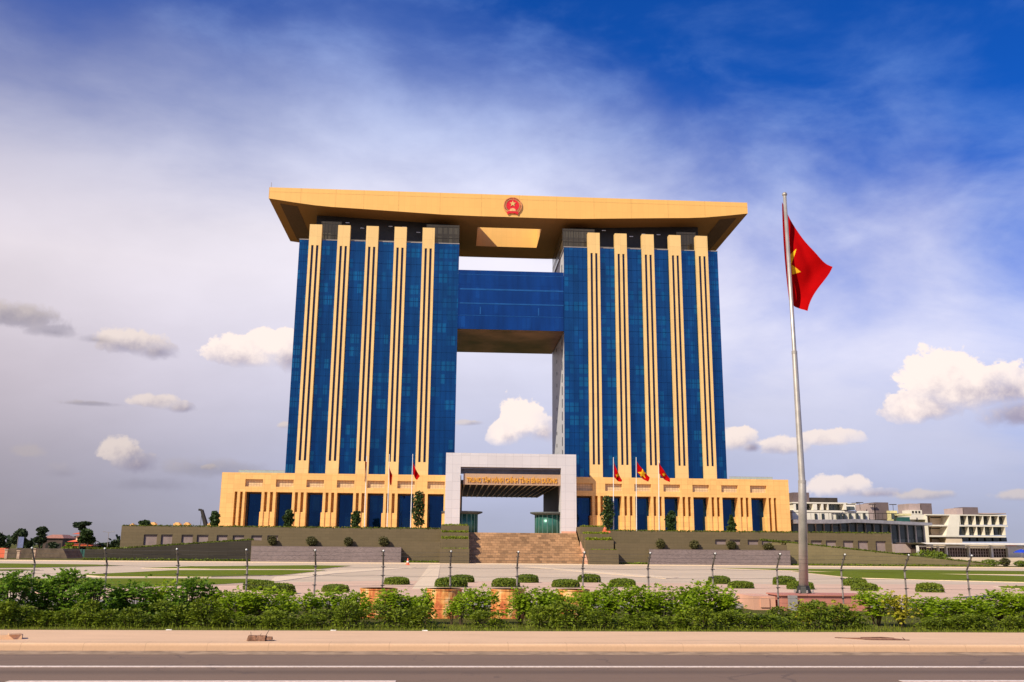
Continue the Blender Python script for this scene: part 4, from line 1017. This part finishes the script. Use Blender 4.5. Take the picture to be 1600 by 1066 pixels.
# white office wing
Y=300; r=far('office_building','white modern office wing with rows of dark windows at the far right',Y,1510)
b=MB()
def R4(mb,u0,v0,u1,v1,y,d): boxpx(mb,u0,v0,u1,v1,y,d)
R4(b,1448,803.5,1573,806.5,Y,30); R4(b,1452,820,1575,823.5,Y,30); R4(b,1452,836.5,1572,840,Y,30)
R4(b,1448,806.5,1452.5,848,Y,30)
a=[S(*q,Y) for q in ((1484,805),(1500,805),(1498,838),(1478,838))]; b.prism([(p.x,p.z) for p in a],Y-.05,Y+25)
for i in range(7):
    u=1499+i*12.1; R4(b,u,806.5,u+2.2,820,Y,3); 
for u in (1497,1513,1526,1538,1551,1570): R4(b,u,823.5,u+1.8,836.5,Y,3)
body=fp_(b,'frame',M['whitewall'],r)
b=MB(); R4(b,1452.5,806.5,1486,848,Y+5,22); R4(b,1478,840,1504,850,Y+.5,20); fp_(b,'recess_wall',M['creamwall'],r)
b=MB(); R4(b,1452,850,1575,872,Y+2,28); fp_(b,'ground_floor',M['creamwall'],r)
for row,(v0,v1,us) in enumerate(((807.5,819.5,[1501.5+i*12.1 for i in range(6)]),(824,836,[1499,1515,1528,1540,1553,1560]),(840,846.5,[1504+i*12 for i in range(6)]))):
    for i,u in enumerate(us):
        b=MB(); R4(b,u,v0,u+(9.6 if row!=1 else (14,11,10,11,7,10)[i]),v1,Y+2.2,6); fp_(b,'window',M['darkglass'],r)
for v0 in (808,825,841):
    b=MB(); R4(b,1454,v0,1470,v0+1.6,Y+4.8,.5); fp_(b,'slit_window',M['black'],r)
for (u0,v0,u1,v1,m,d) in ((1439,786.5,1457,805,'taupe',6),(1420,787,1439,805,'wtaupe',8),(1505,792.5,1529,805,'taupe',6),(1494,794,1505,805,'wtaupe',8)):
    b=MB(); R4(b,u0,v0,u1,v1,Y+4,d); fp_(b,'stair_tower',M[m],r)
b=MB(); R4(b,1423,797,1441,804,Y+1,6); R4(b,1422,804,1448,812,Y+1,8); fp_(b,'roof_room',M['whitewall'],r)
for u in (1425,1430,1435): b=MB(); R4(b,u,798.5,u+3,802,Y+.9,.5); fp_(b,'small_window',M['black'],r)
b=MB(); R4(b,1432,809,1434,815,Y+.9,.5); fp_(b,'door_opening',M['black'],r)
b=MB(); boxpx(b,1530,801.5,1572,803.5,Y+8,12); fp_(b,'rear_roof',M['wtaupe'],r)
# long glass hall
Y=250; r=far('glass_hall','long low hall of dark glass under a thin grey roof, right of the podium',Y,1340)
b=MB(); pts=[S(*q,Y) for q in ((1238,812.5),(1300,812.5),(1330,811.5),(1448,817.5),(1448,821.5),(1330,817),(1300,818.5),(1238,818.5))]
b.prism([(p.x,p.z) for p in pts],Y-3,Y+9); fp_(b,'roof_slab',mat('slab_grey',(.24,.23,.26),.6),r)
b=MB(); boxpx(b,1238,817,1447,849,Y+2,6,zb=-2); fp_(b,'glass_wall',M['darkglass'],r)
b=MB()
for u in range(1262,1446,13): boxpx(b,u,818,u+1.3,850,Y+1.2,.5)
fp_(b,'column',M['greywall'],r)
b=MB(); boxpx(b,1398,850,1425,864,Y-4,5); fp_(b,'side_block',M['wtaupe'],r)
b=MB()
for u in range(1260,1404,7): boxpx(b,u,802,u+.35,811.5,Y+2,.1)
boxpx(b,1258,801.5,1404,802.1,Y+2,.1); fp_(b,'railing',M['dark'],r)
Y=264; r=far('terraced_building','stepped pale building with dark openings and a balcony, just right of the podium',Y,1300)
b=MB(); boxpx(b,1238,801,1300,816,Y,20); boxpx(b,1300,798,1358,816,Y+.5,20); fp_(b,'middle_storey',M['whitewall'],r)
b=MB(); boxpx(b,1238,784.5,1324,787.5,Y,20); boxpx(b,1238,797,1316,801,Y,20)
for u0,u1 in ((1240,1244),(1270,1277),(1283,1287),(1293,1295),(1318,1337)): boxpx(b,u0,787.5,u1,797,Y,20)
boxpx(b,1322,786.8,1338,789,Y,20); fp_(b,'upper_storey',M['whitewall'],r)
b=MB(); boxpx(b,1239,787,1318,797.5,Y+3,15); fp_(b,'shaded_opening',M['darkglass'],r)
for u0,u1,v0,v1,m in ((1239,1265,769.5,785,'taupe'),(1266,1309,777.5,786,'dark'),(1367,1390,785,812,'taupe'),(1355,1367,787,812,'wtaupe')):
    b=MB(); boxpx(b,u0,v0,u1,v1,Y+4,8); fp_(b,'roof_tower' if v1-v0>10 else 'pergola',M[m],r)
for u in (1273,1284,1307,1312,1318,1327,1338,1349,1394): 
    b=MB(); boxpx(b,u,802.5,u+4,811.5,Y-.3,.5); fp_(b,'window',M['darkglass'],r)
b=MB(); boxpx(b,1323,791.5,1335,797,Y-.3,.4); fp_(b,'window',M['darkglass'],r)
b=MB(); boxpx(b,1390,798,1403,814,Y+2,8); boxpx(b,1403,802.5,1424,806,Y-2,8); fp_(b,'link_block',mat('yellow_render',(.66,.58,.30),.7),r)
b=MB(); boxpx(b,1406,808,1422,815,Y-2.2,4); fp_(b,'green_window',M['greenglass'],r)
for i,(u,v) in enumerate(((1337,787),(1344,786),(1364,789),(1396,789))):
    p=S(u,v,Y+3); q=S(u,v+11,Y+3); t_=empty('roof_lamp','%s thin lamp mast with a flat head on the pale building roof'%['leftmost','second','third','rightmost'][i],'lamp',tuple(q),'lamp masts on the pale building roof')
    b=MB(); b.tube([(0,0,0),(0,0,p.z-q.z)],.07,5); b.build('mast',M['dark'],t_); b=MB(); b.box(-1.,1.,-.3,.3,p.z-q.z,p.z-q.z+.2); b.build('lamp_head',M['dark'],t_)
# arcade pavilion
Y=240; r=far('arcade_pavilion','low white arcade with a flat overhanging roof and grid windows, far right',Y,1530)
b=MB(); pts=[S(*q,Y) for q in ((1430,848),(1665,849.5),(1665,852.5),(1440,850.5))]; b.prism([(p.x,p.z) for p in pts],Y-3,Y+14); fp_(b,'roof_slab',M['white'],r)
b=MB(); boxpx(b,1436,852.5,1665,857,Y,1)
for u0,u1 in ((1434,1437.5),(1466,1469),(1478,1482),(1513,1517),(1548,1553),(1574,1665)): boxpx(b,u0,852.5,u1,872,Y-.1,1)
fp_(b,'colonnade',M['white'],r)
b=MB(); boxpx(b,1434,856,1665,872,Y+2,10); fp_(b,'interior_wall',M['brown'],r)
b=MB()
for u in range(1440,1574,4): boxpx(b,u,856,u+.5,871,Y+1.2,.1)
for v in (861,866): boxpx(b,1437,v,1574,v+.4,Y+1.2,.1)
fp_(b,'window_grid',mat('pale_frame',(.55,.42,.38),.6),r)
b=MB(); boxpx(b,1438,871,1670,884,Y-10,6,zb=-2.2); tag(b.build('boundary_wall',M['creamwall']),'low cream wall in front of the white arcade, far right','wall')
for i,(u,v0,v1,w,lab) in enumerate(((1549,875,887,28,'left one by the cream wall at far right'),(1571,873,886,14,'scrubby brown-green plant between the two rounded bushes'),(1598,877,887,24,'right one by the cream wall at far right'))):
    p=S(u,v1,222); zt_=S(u,v0,222).z; ww=w/FOC*222/2; h=zt_+1.82
    tree((p.x,222,-1.82),h,[(0,0,h*.55,ww,ww,h*.5)],500,.16,'rounded green bush, '+lab if i!=1 else lab,'clip' if i!=1 else 'oliveball','wall_bush',.08,'bush',None,2)
b=MB(); 
r=empty('blue_parasol','small blue parasol by the white arcade at the right edge','parasol',tuple(S(1597,871,236)))
h=S(1597,860,236).z-r.location.z; b=MB(); b.tube([(0,0,0),(0,0,h)],.06,6); b.build('pole',M['white'],r); b=MB(); b.lathe([(2.0,h-.6),(1.2,h-.1),(.05,h+.3)],0,0,0,10); b.build('canopy',mat('blue_cloth',(.02,.06,.5),.6),r)
# green shrubs on top of ramp in front of arcade
p=S(1450,868,215); tree((p.x,215,-1),3.5,[(0,0,1.6,4.2,2,1.3),(2,0,1.4,3,2,1.2)],900,.2,'spreading green shrub behind the ramp, before the white arcade','clip','ramp_shrub',.1,'bush',None,3)
# far orange-roofed house at right
Y=480; p=S(1586,858,Y); r=empty('distant_house','tiny distant house with an orange roof at the right horizon','house',tuple(S(1586,858,Y)))
b=MB(); b.box(-4,4,0,8,-6,0); b.build('wall',M['creamwall'],r); b=MB(); b.add([(-4.6,-.5,0),(4.6,-.5,0),(4.6,8.5,0),(-4.6,8.5,0),(-2,4,2.6),(2,4,2.6)],[(0,1,5,4),(1,2,5),(2,3,4,5),(3,0,4)]); b.build('roof',M['roofred'],r)
# ================================================================ FAR LEFT
def far_tree(u,vt,vb,w,y,label,lm='far',n=1100,lob=None):
    p=S(u,vb,y); zt_=S(u,vt,y).z; ww=w/FOC*y/2; zb=-1.82; h=zt_-zb
    if lob is None:
        lob=[]
        for k in range(6): lob.append((random.uniform(-.55,.55)*ww,random.uniform(-.4,.4)*ww,h*random.uniform(.45,.88),ww*random.uniform(.4,.65),ww*.5,h*random.uniform(.08,.15)))
    else: lob=[(a*ww,0,h*c,ww*d,ww*.6,h*e) for a,c,d,e in lob]
    return tree((p.x,y,zb),h,lob,n,.34,label,lm,'far_tree',.3,'tree','distant trees on the left',5)
random.seed(21)
far_tree(0,827,860,12,300,'dark tree cut by the left edge of the photo')
far_tree(27,824,862,26,300,'bushy dark tree at far left, beside the pale blue banner')
far_tree(61,822,862,20,305,'dark tree with two separate foliage tiers, left of the brown house',lob=[(.1,.86,.75,.10),(-.1,.72,.5,.05),(0,.52,.85,.11),(.2,.68,.5,.05)])
far_tree(45,841,860,8,340,'small slim tree between the two bushy far-left trees')
far_tree(123,815,862,30,290,'light green flat-topped tree rising above the pagoda roof','far',900,[(0,.93,.8,.035),(.35,.96,.5,.02),(-.2,.87,.5,.04),(.1,.8,.3,.05)])
far_tree(136,825,862,30,285,'dense dark rounded tree in front of the pagoda','tree',1500)
far_tree(110,848,864,24,284,'low yellow-green shrub before the pagoda','clip',700)
for i,(u,v,w) in enumerate(((158,848,10),(168,846,7),(176,843,8),(184,841,8),(190,849,9),(11,846,10),(84,847,16))):
    far_tree(u,v,862,w,330,'small dim %s'%['shrub right of the pagoda, first','slim tree right of the pagoda, second','slim tree right of the pagoda, third','slim tree right of the pagoda, fourth','shrub against the terrace end','shrub beside the far-left tree','shrub before the brown house'][i],'far',350)
Y=345; p=S(82,862,Y); r=empty('brown_house','low brown house with a flat red-edged roof among the far-left trees','house',(p.x,Y,-1.82))
a=S(68,841,Y); c=S(96,862,Y); b=MB(); b.box(a.x-p.x,c.x-p.x,0,12,0,a.z+1.82); b.build('wall',M['brown'],r)
b=MB(); w0,w1,zt_=a.x-p.x,c.x-p.x,a.z+1.82; b.add([(w0-.5,-.6,zt_),(w1+.5,-.6,zt_),(w1+.5,12.5,zt_),(w0-.5,12.5,zt_),(w0+1.6,3,zt_+1.3),(w1-1.6,3,zt_+1.3),(w1-1.6,9,zt_+1.3),(w0+1.6,9,zt_+1.3)],[(0,1,5,4),(1,2,6,5),(2,3,7,6),(3,0,4,7),(4,5,6,7)]); b.build('roof',mat('faded_red_roof',(.40,.18,.13),.7),r)
for k in range(4): b=MB(); b.box(w0+1+k*1.5,w0+1.8+k*1.5,-.05,0,2,3.6); b.build('window',M['black'],r)
Y=320; p=S(118,862,Y); r=empty('pagoda','red and white tiered pagoda roof showing among the far-left trees','pagoda',(p.x,Y,-1.82))
for k,(v0,v1,hw) in enumerate(((832,837,11),(843.5,849,17),(850,855,21))):
    z1=S(118,v0,Y).z+1.82; z0=S(118,v1,Y).z+1.82; w=hw/FOC*Y
    b=MB(); b.box(-w*.6,w*.6,3,3+w*1.2,z0-2.,z0+.05); b.build('storey',M['creamwall'],r)
    b=MB(); b.add([(-w,1.5,z0+.5),(w,1.5,z0+.5),(w,4.5+w*1.2,z0+.5),(-w,4.5+w*1.2,z0+.5),(-w*.45,3.5,z1),(w*.45,3.5,z1),(w*.45,3+w,z1),(-w*.45,3+w,z1)],[(0,1,5,4),(1,2,6,5),(2,3,7,6),(3,0,4,7),(4,5,6,7),(3,2,1,0)]); b.build('roof',M['roofred'] if k!=1 else M['orange'],r)
p=S(33,851,290); b=MB(); b.box(-1.1,.6,0,.1,2.2,5.4); r=empty('banner','pale blue banner on a pole among the far-left trees','banner',(p.x,290,-1.82)); b.build('cloth',mat('pale_blue_cloth',(.17,.19,.34),.7),r); b=MB(); b.tube([(-1.1,0,0),(-1.1,0,5.6)],.08,6); b.build('pole',M['greywall'],r)
b=MB(); a=S(28,857.5,262); c=S(190,861.5,262); b.box(a.x,c.x,262,262.1,-1.9,a.z)
for k in range(14): xx=a.x+(c.x-a.x)*k/13; b.box(xx-.08,xx+.08,261.85,262,-1.9,a.z+.15)
tag(b.build('sheet_fence',M['greenfence']),'low green sheet-metal site fence before the far-left trees','fence')
b=MB(); a=S(-80,861,240); c=S(27,868,240); b.box(a.x,c.x,240,240.3,-1.9,a.z); tag(b.build('low_wall',M['brown']),'low brown wall at the far left behind the lawn','wall')
b=MB(); a=S(-60,856,238); c=S(8,862,238); b.box(a.x,c.x,238,239.6,-1.9,a.z); tag(b.build('orange_hoarding',M['orange']),'orange hoarding at the far left edge','hoarding')
b=MB(); a=S(58,862,235); b.prism([(a.x-7,-1.9),(a.x-6.4,.45),(a.x+6,.5),(a.x+7.4,-1.9)],235,245); tag(b.build('earth_bank',mat('earth',(.14,.10,.07),.9,.3,.5)),'low dark earth bank left of the ramp, behind the lawns','bank')
for i,(u,v) in enumerate(((11,858),(30,860),(55,857))):
    p=S(u,v,228); q=empty('gate_post','pale short gate post at the far left, %s from the left edge'%ORD[i],'post',(p.x,228,-1.82),'gate posts at the far left'); b=MB(); b.box(-.3,.3,-.3,.3,0,p.z+1.6); b.box(-.42,.42,-.42,.42,p.z+1.6,p.z+1.82); b.build('shaft',M['concrete'],q)
# yellow roof bits and crane boom behind terrace
for i,(u0,u1,v) in enumerate(((203,209,819.5),(233,243,817.8),(271,281,818),(287,296,818),(324,330,818.5))):
    a=S(u0,v,225); c=S(u1,v,225); b=MB(); b.box(a.x,c.x,225,226.5,tz,a.z); b.box(a.x+.3,c.x-.3,225.2,226.3,a.z,a.z+.25); b.box(a.x+.15,a.x+.35,224.9,225,tz,a.z); tag(b.build('roof_vent',M['facade']),'small yellow vent box on the terrace, %s from the left'%ORD[i],'vent box',group='yellow vent boxes on the terrace')
r=empty('crane','dark crane boom leaning up behind the left end of the terrace','crane',tuple(S(322,822,290)))
a=S(322,824,290); c=S(315.5,799,290); b=MB(); d=c-a; b.tube([Vector((0,0,0)),d],[.75,.5],6); b.build('boom',M['black'],r); b=MB(); e=S(313.5,822,290)-a; b.tube([d,e],.07,4); b.tube([d,d+Vector((-1.0,0,.1))],.35,6); b.build('hoist_cable',M['black'],r)
# lamp posts
for i,(u,vt,y) in enumerate(((170,831,280),)):
    p=S(u,vt,y); r=empty('street_lamp','thin distant twin-arm street lamp left of the terrace end','street lamp',(p.x,y,-1.82)); h=p.z+1.82
    b=MB(); b.tube([(0,0,0),(0,0,h)],[.12,.07],6); b.build('pole',M['greywall'],r); 
    for sx in (-1,1): b=MB(); b.tube([(0,0,h-.3),(sx*1.0,0,h),(sx*1.6,0,h)],[.06,.06,.12],5); b.build('arm',M['greywall'],r)
# distant tree belt beyond the city
b=MB(); random.seed(31)
for x in range(-700,900,9):
    hh=random.uniform(4,9); crown(b,[(x,620+random.uniform(-20,20),hh*.5-1.8,8,4,hh*.5)],26,1.5,.4)
tag(b.build('tree_belt',LF['far']),'hazy dark belt of distant trees along the horizon','trees',kind='stuff')
scene.render.resolution_x=1024; scene.render.resolution_y=682
